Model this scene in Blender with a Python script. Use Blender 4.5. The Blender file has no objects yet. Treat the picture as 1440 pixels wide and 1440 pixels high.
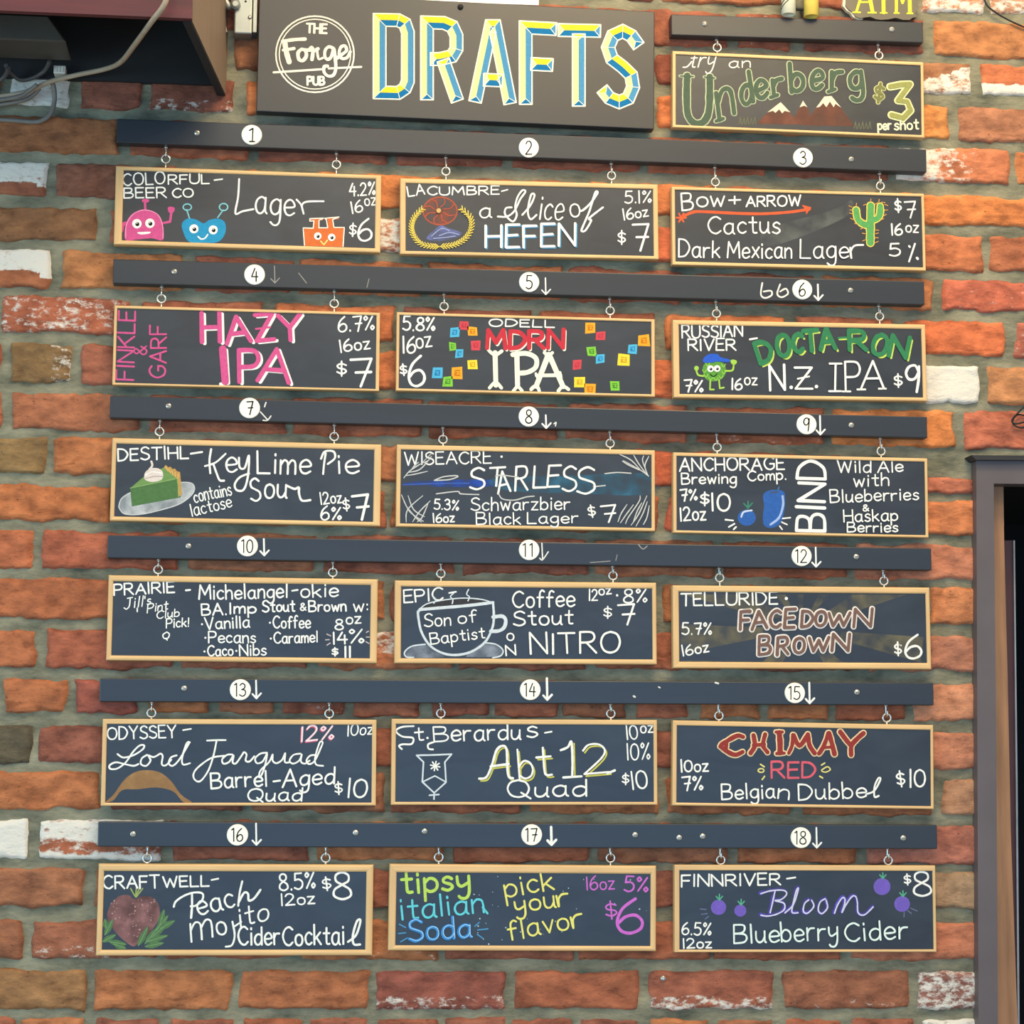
import bpy, bmesh, math, random
from mathutils import Vector, Matrix, Euler, noise

scn = bpy.context.scene
COL = scn.collection
PI = math.pi

# ------------------------------------------------------------------ camera
CAM_Z = 1.6          # eye height; wall face is the plane y = 0
FPX = 3000.0
CAM = Vector((0.0, -3.0, CAM_Z))
ROT = Euler((PI / 2 + 0.11966616, -0.00520768, -0.10801584), 'XYZ')
cd = bpy.data.cameras.new('camera')
cd.lens = FPX * 36.0 / 1440.0
cd.sensor_width = 36.0
cd.clip_start = 0.05
cam = bpy.data.objects.new('camera', cd)
cam.location = CAM
cam.rotation_euler = ROT
COL.objects.link(cam)
scn.camera = cam

# ------------------------------------------------------------------ light
world = bpy.data.worlds.new('room_light')
world.use_nodes = True
scn.world = world
wt = world.node_tree
bg = wt.nodes['Background']
wtc = wt.nodes.new('ShaderNodeTexCoord')
wsp = wt.nodes.new('ShaderNodeSeparateXYZ')
wrp = wt.nodes.new('ShaderNodeValToRGB')
wmr = wt.nodes.new('ShaderNodeMapRange')
wmr.inputs['From Min'].default_value = -1.0
wmr.inputs['From Max'].default_value = 1.0
# the room around the wall: dim floor, cool daylight at window height, warm lit ceiling
for pos, col in ((0.0, (0.16, 0.17, 0.17)), (0.42, (0.26, 0.42, 0.56)), (0.50, (0.22, 0.56, 1.05)), (0.555, (0.34, 0.62, 0.98)), (0.60, (0.86, 0.84, 0.72)), (0.64, (1.35, 1.14, 0.78)), (1.0, (0.80, 0.68, 0.46))):
    if pos in (0.0, 1.0):
        e = wrp.color_ramp.elements[int(pos)]
    else:
        e = wrp.color_ramp.elements.new(pos)
    e.color = col + (1,)
wt.links.new(wtc.outputs['Generated'], wsp.inputs[0])
wt.links.new(wsp.outputs['Z'], wmr.inputs['Value'])
wt.links.new(wmr.outputs[0], wrp.inputs['Fac'])
wt.links.new(wrp.outputs['Color'], bg.inputs['Color'])
bg.inputs['Strength'].default_value = 0.75


def area(name, loc, target, sx, sy, power, col):
    l = bpy.data.lights.new(name, 'AREA')
    l.shape = 'RECTANGLE'
    l.size = sx
    l.size_y = sy
    l.energy = power
    l.color = col
    o = bpy.data.objects.new(name, l)
    o.location = loc
    o.rotation_euler = (Vector(target) - Vector(loc)).to_track_quat('-Z', 'Y').to_euler()
    COL.objects.link(o)
    return o


# warm ceiling lamps over the bar, cool daylight from the window behind the viewer and an added side fill
area('ceiling_lamp', (0.72, -1.0, 3.4), (0.65, 0, 2.4), 0.8, 0.4, 19, (1.0, 0.74, 0.40))
area('ceiling_lamp', (0.1, -2.4, 3.7), (0.4, 0, 1.9), 1.2, 0.6, 16, (1.0, 0.84, 0.62))
area('window_and_fill_light', (0.5, -4.9, 1.45), (0.4, 0, 1.5), 3.2, 1.5, 40, (0.15, 0.50, 1.0))
area('window_and_fill_light', (-3.6, -2.6, 1.3), (0.4, 0, 1.3), 1.8, 1.6, 62, (0.40, 0.78, 1.0))  # added fill from the left, lights the wall without mirroring in the boards

scn.view_settings.view_transform = 'Standard'
scn.view_settings.look = 'None'
scn.view_settings.gamma = 1.0
scn.view_settings.use_curve_mapping = False
scn.view_settings.exposure = 0.38

# ------------------------------------------------------------------ helpers
MROT = ROT.to_matrix()


def ray(px, py):
    return MROT @ Vector(((px - 720.0) / FPX, (720.0 - py) / FPX, -1.0))


def atY(px, py, y=0.0):
    """point of the place seen at this pixel on the vertical plane at depth y"""
    d = ray(px, py)
    return CAM + d * ((y - CAM.y) / d.y)


def atZ(px, py, z):
    d = ray(px, py)
    return CAM + d * ((z - CAM.z) / d.z)


def lin(c):
    out = []
    for v in c[:3]:
        v = v / 255.0
        out.append(v / 12.92 if v <= 0.04045 else ((v + 0.055) / 1.055) ** 2.4)
    return tuple(out)


MATS = {}


def nd(nt, kind, **kw):
    n = nt.nodes.new(kind)
    for k, v in kw.items():
        setattr(n, k, v)
    return n


def mat(name, rgb, rough=0.6, var=0.12, scale=40.0, metal=0.0, spec=0.5, bump=0.0, stretch=None, bscale=None):
    """procedural material: one colour broken up by noise, optional bump"""
    if name in MATS:
        return MATS[name]
    m = bpy.data.materials.new(name)
    m.use_nodes = True
    nt = m.node_tree
    b = nt.nodes['Principled BSDF']
    tc = nd(nt, 'ShaderNodeTexCoord')
    mp = nd(nt, 'ShaderNodeMapping')
    if stretch:
        mp.inputs['Scale'].default_value = stretch
    nt.links.new(tc.outputs['Object'], mp.inputs['Vector'])
    nz = nd(nt, 'ShaderNodeTexNoise')
    nz.inputs['Scale'].default_value = scale
    nz.inputs['Detail'].default_value = 5
    nt.links.new(mp.outputs[0], nz.inputs['Vector'])
    rp = nd(nt, 'ShaderNodeValToRGB')
    c = lin(rgb)
    rp.color_ramp.elements[0].position = 0.28
    rp.color_ramp.elements[1].position = 0.72
    rp.color_ramp.elements[0].color = tuple(max(0, v * (1 - var)) for v in c) + (1,)
    rp.color_ramp.elements[1].color = tuple(min(1, v * (1 + var)) for v in c) + (1,)
    nt.links.new(nz.outputs['Fac'], rp.inputs['Fac'])
    nt.links.new(rp.outputs['Color'], b.inputs['Base Color'])
    b.inputs['Roughness'].default_value = rough
    b.inputs['Metallic'].default_value = metal
    b.inputs['Specular IOR Level'].default_value = spec
    if bump:
        bp = nd(nt, 'ShaderNodeBump')
        bp.inputs['Strength'].default_value = bump
        bp.inputs['Distance'].default_value = 0.002
        if bscale:
            n2 = nd(nt, 'ShaderNodeTexNoise')
            n2.inputs['Scale'].default_value = bscale
            nt.links.new(mp.outputs[0], n2.inputs['Vector'])
            nt.links.new(n2.outputs['Fac'], bp.inputs['Height'])
        else:
            nt.links.new(nz.outputs['Fac'], bp.inputs['Height'])
        nt.links.new(bp.outputs[0], b.inputs['Normal'])
    MATS[name] = m
    return m


def chalk(rgb):
    g = sum(rgb) / 3.0
    rgb = [int(0.96 * (0.87 * v + 0.13 * g)) for v in rgb]
    return mat('chalk_%02x%02x%02x' % tuple(rgb), rgb, rough=0.9, var=0.10, scale=260.0, spec=0.1)


def dust(rgb, amount=0.35):
    """smeared chalk: thin and patchy over the slate"""
    key = 'dust_%02x%02x%02x_%d' % (tuple(rgb) + (int(amount * 100),))
    if key in MATS:
        return MATS[key]
    m = bpy.data.materials.new(key)
    m.use_nodes = True
    nt = m.node_tree
    b = nt.nodes['Principled BSDF']
    b.inputs['Base Color'].default_value = lin(rgb) + (1,)
    b.inputs['Roughness'].default_value = 0.9
    b.inputs['Specular IOR Level'].default_value = 0.1
    tc = nd(nt, 'ShaderNodeTexCoord')
    nz = nd(nt, 'ShaderNodeTexNoise')
    nz.inputs['Scale'].default_value = 38
    nz.inputs['Detail'].default_value = 6
    nt.links.new(tc.outputs['Object'], nz.inputs['Vector'])
    rp = nd(nt, 'ShaderNodeMapRange')
    rp.inputs['From Min'].default_value = 0.34
    rp.inputs['From Max'].default_value = 0.70
    rp.inputs['To Min'].default_value = 0.0
    rp.inputs['To Max'].default_value = amount
    nt.links.new(nz.outputs['Fac'], rp.inputs['Value'])
    nt.links.new(rp.outputs[0], b.inputs['Alpha'])
    MATS[key] = m
    return m


def link(name, bm, mats, parent=None, smooth=False, matrix=None):
    me = bpy.data.meshes.new(name)
    bm.normal_update()
    bm.to_mesh(me)
    bm.free()
    for m in (mats if isinstance(mats, (list, tuple)) else [mats]):
        me.materials.append(m)
    if smooth:
        for p in me.polygons:
            p.use_smooth = True
    o = bpy.data.objects.new(name, me)
    COL.objects.link(o)
    if matrix is not None:
        o.matrix_world = matrix
    if parent is not None:
        o.parent = parent
    return o


def thing(name, label, cat, matrix, group=None):
    o = bpy.data.objects.new(name, None)
    o.empty_display_size = 0.02
    COL.objects.link(o)
    o.matrix_world = matrix
    o['label'] = label
    o['category'] = cat
    if group:
        o['group'] = group
    return o


def tag(o, label, cat, group=None):
    o['label'] = label
    o['category'] = cat
    if group:
        o['group'] = group
    return o


def box(bm, lo, hi, bevel=0.0, seg=2, mi=0):
    t = bmesh.new()
    bmesh.ops.create_cube(t, size=1.0)
    for v in t.verts:
        for i in range(3):
            v.co[i] = lo[i] + (v.co[i] + 0.5) * (hi[i] - lo[i])
    if bevel:
        bmesh.ops.bevel(t, geom=t.edges[:], offset=bevel, segments=seg, affect='EDGES', profile=0.5)
    merge(bm, t, mi)


def merge(bm, t, mi=0):
    vm = {}
    for v in t.verts:
        vm[v] = bm.verts.new(v.co)
    for f in t.faces:
        try:
            nf = bm.faces.new([vm[v] for v in f.verts])
            nf.material_index = mi
            nf.smooth = f.smooth
        except ValueError:
            pass
    t.free()


def tube(bm, pts, r, n=8, caps=True, mi=0, closed=False):
    """round bar along a 3D path; r may be a list"""
    pts = [Vector(p) for p in pts]
    k = len(pts)
    rings = []
    prev = None
    for i, p in enumerate(pts):
        if closed:
            d = (pts[(i + 1) % k] - pts[i - 1]).normalized()
        else:
            d = (pts[min(i + 1, k - 1)] - pts[max(i - 1, 0)]).normalized()
        if prev is None:
            a = d.orthogonal().normalized()
        else:
            a = (prev - d * prev.dot(d)).normalized()
        prev = a
        b = d.cross(a)
        rr = r[i] if isinstance(r, (list, tuple)) else r
        rings.append([bm.verts.new(p + (a * math.cos(2 * PI * j / n) + b * math.sin(2 * PI * j / n)) * rr) for j in range(n)])
    m = k if closed else k - 1
    for i in range(m):
        A, B = rings[i], rings[(i + 1) % k]
        if closed and i == k - 1:
            # match the seam
            off = min(range(n), key=lambda s: (A[0].co - B[s].co).length)
            B = B[off:] + B[:off]
        for j in range(n):
            f = bm.faces.new((A[j], A[(j + 1) % n], B[(j + 1) % n], B[j]))
            f.smooth = True
            f.material_index = mi
    if caps and not closed:
        bm.faces.new(rings[0][::-1]).material_index = mi
        bm.faces.new(rings[-1]).material_index = mi


def catmull(pts, sub=6, closed=False):
    P = [Vector(p) for p in pts]
    n = len(P)
    if n < 3:
        return P
    out = []
    rng = n if closed else n - 1
    for i in range(rng):
        if closed:
            a, b, c, d = P[i - 1], P[i], P[(i + 1) % n], P[(i + 2) % n]
        else:
            a, b, c, d = P[max(i - 1, 0)], P[i], P[i + 1], P[min(i + 2, n - 1)]
        for s in range(sub):
            t = s / sub
            out.append(0.5 * ((2 * b) + (c - a) * t + (2 * a - 5 * b + 4 * c - d) * t * t + (3 * b - a - 3 * c + d) * t ** 3))
    if not closed:
        out.append(P[-1].copy())
    return out


def lathe(bm, prof, n=24, axis='y', centre=(0, 0, 0), mi=0):
    """prof: (radius, along-axis) pairs"""
    c = Vector(centre)
    rings = []
    for r, h in prof:
        ring = []
        for j in range(n):
            a = 2 * PI * j / n
            if axis == 'y':
                v = Vector((r * math.cos(a), h, r * math.sin(a)))
            else:
                v = Vector((r * math.cos(a), r * math.sin(a), h))
            ring.append(bm.verts.new(c + v))
        rings.append(ring)
    for A, B in zip(rings, rings[1:]):
        for j in range(n):
            f = bm.faces.new((A[j], A[(j + 1) % n], B[(j + 1) % n], B[j]))
            f.material_index = mi
            f.smooth = True
    bm.faces.new(rings[0]).material_index = mi
    bm.faces.new(rings[-1][::-1]).material_index = mi


def prism_px(bm, pts, yf, yb, mi=0):
    """solid whose front outline is seen at these pixels at depth yf"""
    F = [atY(x, y, yf) for x, y in pts]
    fv = [bm.verts.new(p) for p in F]
    bv = [bm.verts.new((p.x, yb, p.z)) for p in F]
    bm.faces.new(fv).material_index = mi
    bm.faces.new(bv[::-1]).material_index = mi
    n = len(fv)
    for i in range(n):
        bm.faces.new((fv[i], bv[i], bv[(i + 1) % n], fv[(i + 1) % n])).material_index = mi
    bmesh.ops.recalc_face_normals(bm, faces=bm.faces[:])


# ------------------------------------------------------------------ stroke alphabet (cap height 10, x-height 6)
O_ = '~4,10 1.2,8.7 0,5 1.2,1.3 4,0 6.8,1.3 8,5 6.8,8.7 4,10'
G = {
 'A': '7.6|0,0 3.9,10 7.6,0;1.4,3.6 6.3,3.6', 'B': '6.6|0,0 0,10;~0,10 4.8,9.7 5.6,7.6 4.2,5.6 0,5.2;~0,5.2 5.2,4.8 6.6,2.6 5,.4 0,0',
 'C': '6.8|~6.8,8.6 4.4,10 1.5,8.6 0,5 1.5,1.2 4.4,0 6.8,1.6', 'D': '7|0,0 0,10;~0,10 4.4,9.2 7,5.2 4.4,.8 0,0',
 'E': '5.6|5.6,10 0,10 0,0 5.6,0;0,5.2 4.8,5.4', 'F': '5.6|5.6,10 0,10 0,0;0,5.2 4.8,5.2',
 'G': '7.6|~7.2,8.6 4.5,10 1.5,8.6 0,5 1.5,1.2 4.5,0 7.2,1.6 7.4,4.4;7.6,4.5 4.4,4.5', 'H': '6.8|0,0 0,10;6.8,0 6.8,10;0,5 6.8,5',
 'I': '1|.5,0 .5,10', 'J': '6|~4.2,10 4.2,2.6 2.2,0 0,1.6;2,10 6,10', 'K': '6.6|0,0 0,10;6.2,10 0,4.4;2,6 6.6,0', 'L': '5.6|0,10 0,0 5.6,0',
 'M': '8.6|0,0 .8,10 4.3,3 7.8,10 8.6,0', 'N': '7|0,0 0,10 7,0 7,10', 'O': '8|' + O_, 'P': '6.2|0,0 0,10;~0,10 4.8,9.8 6.2,7.3 4.6,5 0,4.7',
 'Q': '8.2|' + O_ + ';5,2.6 8.4,-1', 'R': '6.8|0,0 0,10;~0,10 4.8,9.8 6.1,7.5 4.6,5.3 0,4.9;2.6,5 6.8,0',
 'S': '6|~5.8,8.7 3.5,10 .8,8.7 .8,6.4 3,5.2 5.6,3.8 5.8,1.4 3,0 0,1.2', 'T': '7|0,10 7,10;3.5,10 3.5,0', 'U': '7|~0,10 0,3 1.4,.6 3.5,0 5.6,.6 7,3 7,10',
 'V': '7|0,10 3.5,0 7,10', 'W': '10|0,10 2.5,0 5,8 7.5,0 10,10', 'X': '6.6|0,0 6.6,10;0,10 6.6,0', 'Y': '7|0,10 3.5,5 7,10;3.5,5 3.5,0',
 'Z': '6.4|0,10 6.4,10 0,0 6.4,0',
 'a': '5.4|~4.9,5.3 3,6.2 .8,5.1 0,2.8 .8,.6 2.6,0 4.4,1.6 4.9,5.5;~4.9,5.9 4.8,1.2 5.6,0', 'b': '5|0,10 0,0;~0,4 2,6 4.2,5.2 5,3 4.2,.8 2,0 0,1.3',
 'c': '4.4|~4.4,5.1 2.7,6.1 .7,5 0,3 .8,.8 2.7,0 4.4,.9', 'd': '5.2|~5,5 3,6.1 .8,5.1 0,2.8 .8,.6 2.6,0 4.4,1.3 5,3;5,10 5,0',
 'e': '4.9|~.2,3 4.8,3.4 4.4,5.3 2.6,6.2 .6,5 0,2.8 .9,.6 2.8,0 4.9,1', 'f': '4.2|~4.4,9.2 3.1,10 1.8,8.8 1.5,6 1.5,0;0,5.8 3.8,5.8',
 'g': '5|~4.9,5.2 3,6.2 .8,5.1 0,3 .8,.9 2.6,.3 4.4,1.6 4.9,5;~4.9,6 4.9,-1.2 3.8,-3.6 1.8,-3.9 .2,-2.8', 'h': '4.6|0,10 0,0;~0,3.8 1.8,6 3.9,5.6 4.5,3.5 4.5,0',
 'i': '1|.5,6 .5,0;.5,8.7 .5,8.1', 'j': '2.2|~2,6 2,-2 1,-3.8 -.8,-3.2;2,8.7 2,8.1', 'k': '4.6|0,10 0,0;4.2,6 0,2.4;1.4,3.6 4.6,0', 'l': '1|.5,10 .5,0',
 'm': '7|0,6 0,0;~0,3.8 1.5,6 3,5.5 3.4,3.5 3.4,0;~3.4,3.8 5,6 6.5,5.5 6.9,3.5 6.9,0', 'n': '4.6|0,6 0,0;~0,3.8 1.9,6 3.9,5.6 4.5,3.5 4.5,0',
 'o': '5|~2.5,6 .7,5.2 0,3 .7,.8 2.5,0 4.3,.8 5,3 4.3,5.2 2.5,6', 'p': '5|0,6 0,-4;~0,4 2,6 4.2,5.2 5,3 4.2,.8 2,0 0,1.3',
 'q': '5.2|~4.9,5.2 3,6.1 .8,5 0,2.8 .8,.6 2.6,0 4.4,1.4 4.9,4;~4.9,6 4.9,-3 5.4,-4 6.2,-3.2', 'r': '3.8|0,6 0,0;~0,3.4 1.4,5.6 3.8,5.8',
 's': '4|~3.9,5.2 2.3,6.1 .6,5.1 .9,3.7 3.3,2.6 3.9,1.2 2.1,0 0,.8', 't': '4|~2,9 2,1.8 2.6,.3 4,.3;0,6.1 4,6.1', 'u': '4.8|~0,6 0,2 1.2,.2 3,.6 4.4,3;~4.5,6 4.4,1 5,0',
 'v': '4.6|0,6 2.3,0 4.6,6', 'w': '6.6|0,6 1.6,0 3.3,5 5,0 6.6,6', 'x': '4.6|0,0 4.6,6;0,6 4.6,0', 'y': '4.8|~0,6 .2,2.8 1.6,1.6 4.4,3.2;~4.6,6 4.4,-.8 3.2,-3.6 1.2,-3.8 .2,-2.8',
 'z': '4.4|0,6 4.4,6 0,0 4.4,0',
 '0': '6.4|~3.2,10 .9,8.6 0,5 .9,1.4 3.2,0 5.5,1.4 6.4,5 5.5,8.6 3.2,10', '1': '1|.5,10 .5,0', '2': '6|~.2,8 1.6,9.8 4,9.8 5.4,7.8 4.4,5 0,0;0,0 6,.2',
 '3': '6|~.4,8.6 2.6,10 5,8.8 4.8,6.4 2.2,5.3;~2.2,5.3 5.4,4.6 5.8,1.8 3,0 0,1.2', '4': '6.4|3.2,10 0,3.6 6.4,3.6;4.8,7.5 4.8,0', '5': '6|5.4,10 .9,10 .5,5.8;~.5,5.8 3.4,6.2 5.8,4.4 5.4,1.4 2.8,0 0,1',
 '6': '6|~4.6,10 1.4,7.2 0,3.4 .8,.8 3,0 5.4,1.2 5.9,3.4 4.4,5.2 2,4.8 .3,3', '7': '6|0,9.6 6,10 3.2,0;1.6,5 6,5.2', '8': '6|~3,5.4 .9,6.8 .9,9 3,10 5.1,9 5.1,6.8 3,5.4 .4,3.6 .2,1.2 3,0 5.8,1.2 5.6,3.6 3,5.4',
 '9': '6|~5.4,7.4 4,9.9 1.4,9.4 .2,7 1.4,4.8 3.8,5 5.4,7.4;~5.5,9.6 5.4,5 4.6,0',
 '$': '5|~5,7.4 2.5,8.4 .3,7.2 1,5.5 4,4.6 4.9,3 2.6,1.6 0,2.8;2.6,10 2.4,0', '%': '7|6.4,9.6 .8,.4;~1.4,9.8 .2,8.4 1.2,7 2.6,8.4 1.4,9.8;~5.9,3.2 4.7,1.8 5.7,.4 7,1.8 5.9,3.2',
 '&': '6|~5.8,0 1.4,6.6 1.6,9 3.4,9.6 4.4,8 3,6 .4,3.4 .6,.8 3,0 5.8,4', '.': '1|.5,.1 .5,.5', '-': '4|0,4.6 4,4.8', '+': '6|3,1.5 3,8.5;0,5 6,5', ':': '1|.5,1 .5,1.5;.5,5 .5,5.5',
 "'": '1|.5,10 .3,7.6', '!': '1|.5,10 .5,3;.5,.3 .5,.8', '*': '1|.5,3.6 .5,4.1', ' ': '3.4|',
 '\x01': '5|2.5,0 2.5,10;0,10 5,10;0,0 5,0',
}


def glyph(ch):
    w, _, rest = G[ch].partition('|')
    out = []
    for s in rest.split(';'):
        if not s:
            continue
        sm = s[0] == '~'
        pts = [tuple(float(v) for v in q.split(',')) for q in s.lstrip('~').split()]
        out.append((sm, pts))
    return float(w), out


def sm2(pts, sub=5, closed=False):
    return [(p.x, p.y) for p in catmull([(x, y, 0) for x, y in pts], sub, closed)]


RNG = random.Random(7)


class Ink:
    """paint or chalk laid on a flat face: collects flat pieces in a crop frame (ox, oy, scale) and builds meshes"""

    def __init__(self, frame, plane_y, inv, base_y, per):
        self.ox, self.oy, self.s = frame
        self.py, self.inv, self.by, self.per = plane_y, inv, base_y, per
        self.pieces = []
        self.bucket = 'price_lettering'
        self.dollar = False

    def loc(self, p):
        w = atY(self.ox + p[0] / self.s, self.oy + p[1] / self.s, self.py)
        return self.inv @ w

    def sort_word(self, s):
        """which line of the price block a word belongs to"""
        if s == '$':
            self.bucket, self.dollar = 'price_lettering', True
        elif '%' in s or (s in ('14', '5') and not self.dollar):
            self.bucket = 'strength_lettering'
        elif 'oz' in s or (s.isdigit() and not self.dollar):
            self.bucket = 'serving_lettering'
        else:
            self.dollar = False

    def poly(self, P, m, layer):
        if len(P) > 2:
            self.pieces.append((layer, self.bucket, m, [(p[0], p[1]) for p in P], [list(range(len(P)))]))

    def fill(self, pts, col, layer=1, smooth=True, m=None):
        if smooth:
            pts = sm2(pts, 5, True)
        L = [self.loc(p) for p in pts]
        self.poly([(v.x, v.z) for v in L], m or chalk(col), layer)

    def disc(self, x, y, r, col, layer=1, ry=None, m=None):
        self.fill([(x + r * math.cos(2 * PI * i / 18), y + (ry or r) * math.sin(2 * PI * i / 18)) for i in range(18)], col, layer, False, m)

    def ring(self, x, y, r, w, col, layer=1, ry=None, a0=0, a1=360):
        n = 40
        self.line([(x + r * math.cos(math.radians(a0 + (a1 - a0) * i / n)), y + (ry or r) * math.sin(math.radians(a0 + (a1 - a0) * i / n))) for i in range(n + 1)], w, col, layer)

    def line(self, pts, w, col, layer=1, smooth=False, m=None, taper=False):
        if smooth:
            pts = sm2(pts, 6)
        L = [self.loc(p) for p in pts]
        P = [Vector((v.x, v.z)) for v in L]
        Q = [P[0]]
        for p in P[1:]:
            if (p - Q[-1]).length > 1e-5:
                Q.append(p)
        m = m or chalk(col)
        hw = 0.5 * w / self.s * self.per
        if len(Q) == 1:
            self.poly([(Q[0].x + hw * math.cos(2 * PI * i / 10), Q[0].y + hw * math.sin(2 * PI * i / 10)) for i in range(10)], m, layer)
            return
        runs, cur = [], [Q[0]]
        for i in range(1, len(Q)):
            cur.append(Q[i])
            if i < len(Q) - 1:
                a, b = Q[i] - Q[i - 1], Q[i + 1] - Q[i]
                if a.normalized().dot(b.normalized()) < 0.45:
                    runs.append(cur)
                    cur = [Q[i]]
        runs.append(cur)
        for r in runs:
            left, right = [], []
            k = len(r)
            for i, p in enumerate(r):
                d0 = (r[i] - r[i - 1]).normalized() if i else (r[1] - r[0]).normalized()
                d1 = (r[i + 1] - r[i]).normalized() if i < k - 1 else d0
                d = (d0 + d1).normalized()
                nrm = Vector((-d.y, d.x))
                c = max(0.6, nrm.dot(Vector((-d1.y, d1.x))))
                h = hw / c
                h *= 1 + 0.16 * noise.noise(Vector((p.x * 170, p.y * 170, 2.7)))
                if taper:
                    h *= 0.35 + 0.65 * math.sin(PI * (0.12 + 0.76 * i / max(1, k - 1)))
                left.append(p + nrm * h)
                right.append(p - nrm * h)
            V = []
            for i in range(k):
                V += [left[i], right[i]]
            F = [[2 * i, 2 * i + 2, 2 * i + 3, 2 * i + 1] for i in range(k - 1)]
            for e, q in ((0, r[0]), (k - 1, r[-1])):
                d = (r[1] - r[0]).normalized() * -1 if e == 0 else (r[-1] - r[-2]).normalized()
                a = math.atan2(d.y, d.x)
                h = (left[e] - right[e]).length / 2
                n0 = len(V)
                V += [q + Vector((math.cos(a - PI / 2 + PI * i / 6), math.sin(a - PI / 2 + PI * i / 6))) * h for i in range(1, 6)]
                ends = (2 * e, 2 * e + 1) if e == 0 else (2 * e + 1, 2 * e)
                F.append([ends[0] if (V[ends[0]] - V[n0]).length < (V[ends[1]] - V[n0]).length else ends[1]] + list(range(n0, n0 + 5)))
                F[-1].append(ends[1] if F[-1][0] == ends[0] else ends[0])
            self.pieces.append((layer, self.bucket, m, [(v.x, v.y) for v in V], F))

    def text(self, s, x0, y0, x1, y1, h, w=9.0, col=(240, 240, 232), layer=2, slant=0.0, out=None, ow=0, shadow=None, sh=(6, 5), sw=None, jit=1.0, gap=2.0):
        self.sort_word(s)
        if w <= 12 and not out:
            w *= 0.9
        d = Vector((x1 - x0, y1 - y0))
        Ln = d.length
        d.normalize()
        up = Vector((d.y, -d.x))
        tot = 0
        items = []
        for ch in s:
            gw, st = glyph(ch)
            items.append((tot, gw, st))
            tot += gw + (gap if ch != ' ' else 0.6)
        tot -= gap
        sx = Ln / max(tot, 0.5) if len(s) > 1 else (Ln / gw if gw > 1.5 else h / 10.0)
        sy = h / 10.0
        strokes = []
        for gx, gw, st in items:
            rot = RNG.uniform(-0.03, 0.03) * jit
            ky = 1 + RNG.uniform(-0.05, 0.05) * jit
            dy = RNG.uniform(-0.25, 0.25) * jit
            for smo, pts in st:
                P = []
                for x, y in pts:
                    yy = y * ky + dy
                    xx = gx + x + slant * yy * sy / sx + rot * yy
                    q = Vector((x0, y0)) + d * (xx * sx) + up * (yy * sy)
                    P.append((q.x, q.y))
                if smo:
                    P = sm2(P, 5)
                strokes.append(P)
        if shadow:
            for P in strokes:
                self.line([(x + sh[0], y + sh[1]) for x, y in P], sw or w, shadow, layer - 1)
        if out:
            for P in strokes:
                self.line(P, ow, out, layer - 1)
        for P in strokes:
            self.line(P, w, col, layer)

    def build(self, name, parent, label=None):
        groups = {}
        for pc in sorted(self.pieces, key=lambda q: q[0]):
            groups.setdefault(pc[1] if name == 'price_lettering' else name, []).append(pc)
        o = None
        for nm, pcs in groups.items():
            bm = bmesh.new()
            mats = []
            y = self.by - 0.00005
            for layer, _, m, V, F in pcs:
                if m not in mats:
                    mats.append(m)
                # later strokes lie over earlier ones, as chalk does
                y -= 0.0000025
                n = len(V)
                vs = [bm.verts.new((x, y - (0.0000012 * i if len(F) > 1 else 0), z)) for i, (x, z) in enumerate(V)]
                y -= 0.0000012 * (n if len(F) > 1 else 0)
                for f in F:
                    a2 = sum(V[f[i]][0] * V[f[(i + 1) % len(f)]][1] - V[f[(i + 1) % len(f)]][0] * V[f[i]][1] for i in range(len(f)))
                    if a2 < 0:
                        f = f[::-1]
                    try:
                        fc = bm.faces.new([vs[i] for i in f])
                        fc.material_index = mats.index(m)
                    except ValueError:
                        pass
            o = link(nm, bm, mats, parent)
            if label:
                o['label'] = label
        return o


WHITE = (240, 240, 232)

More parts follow.
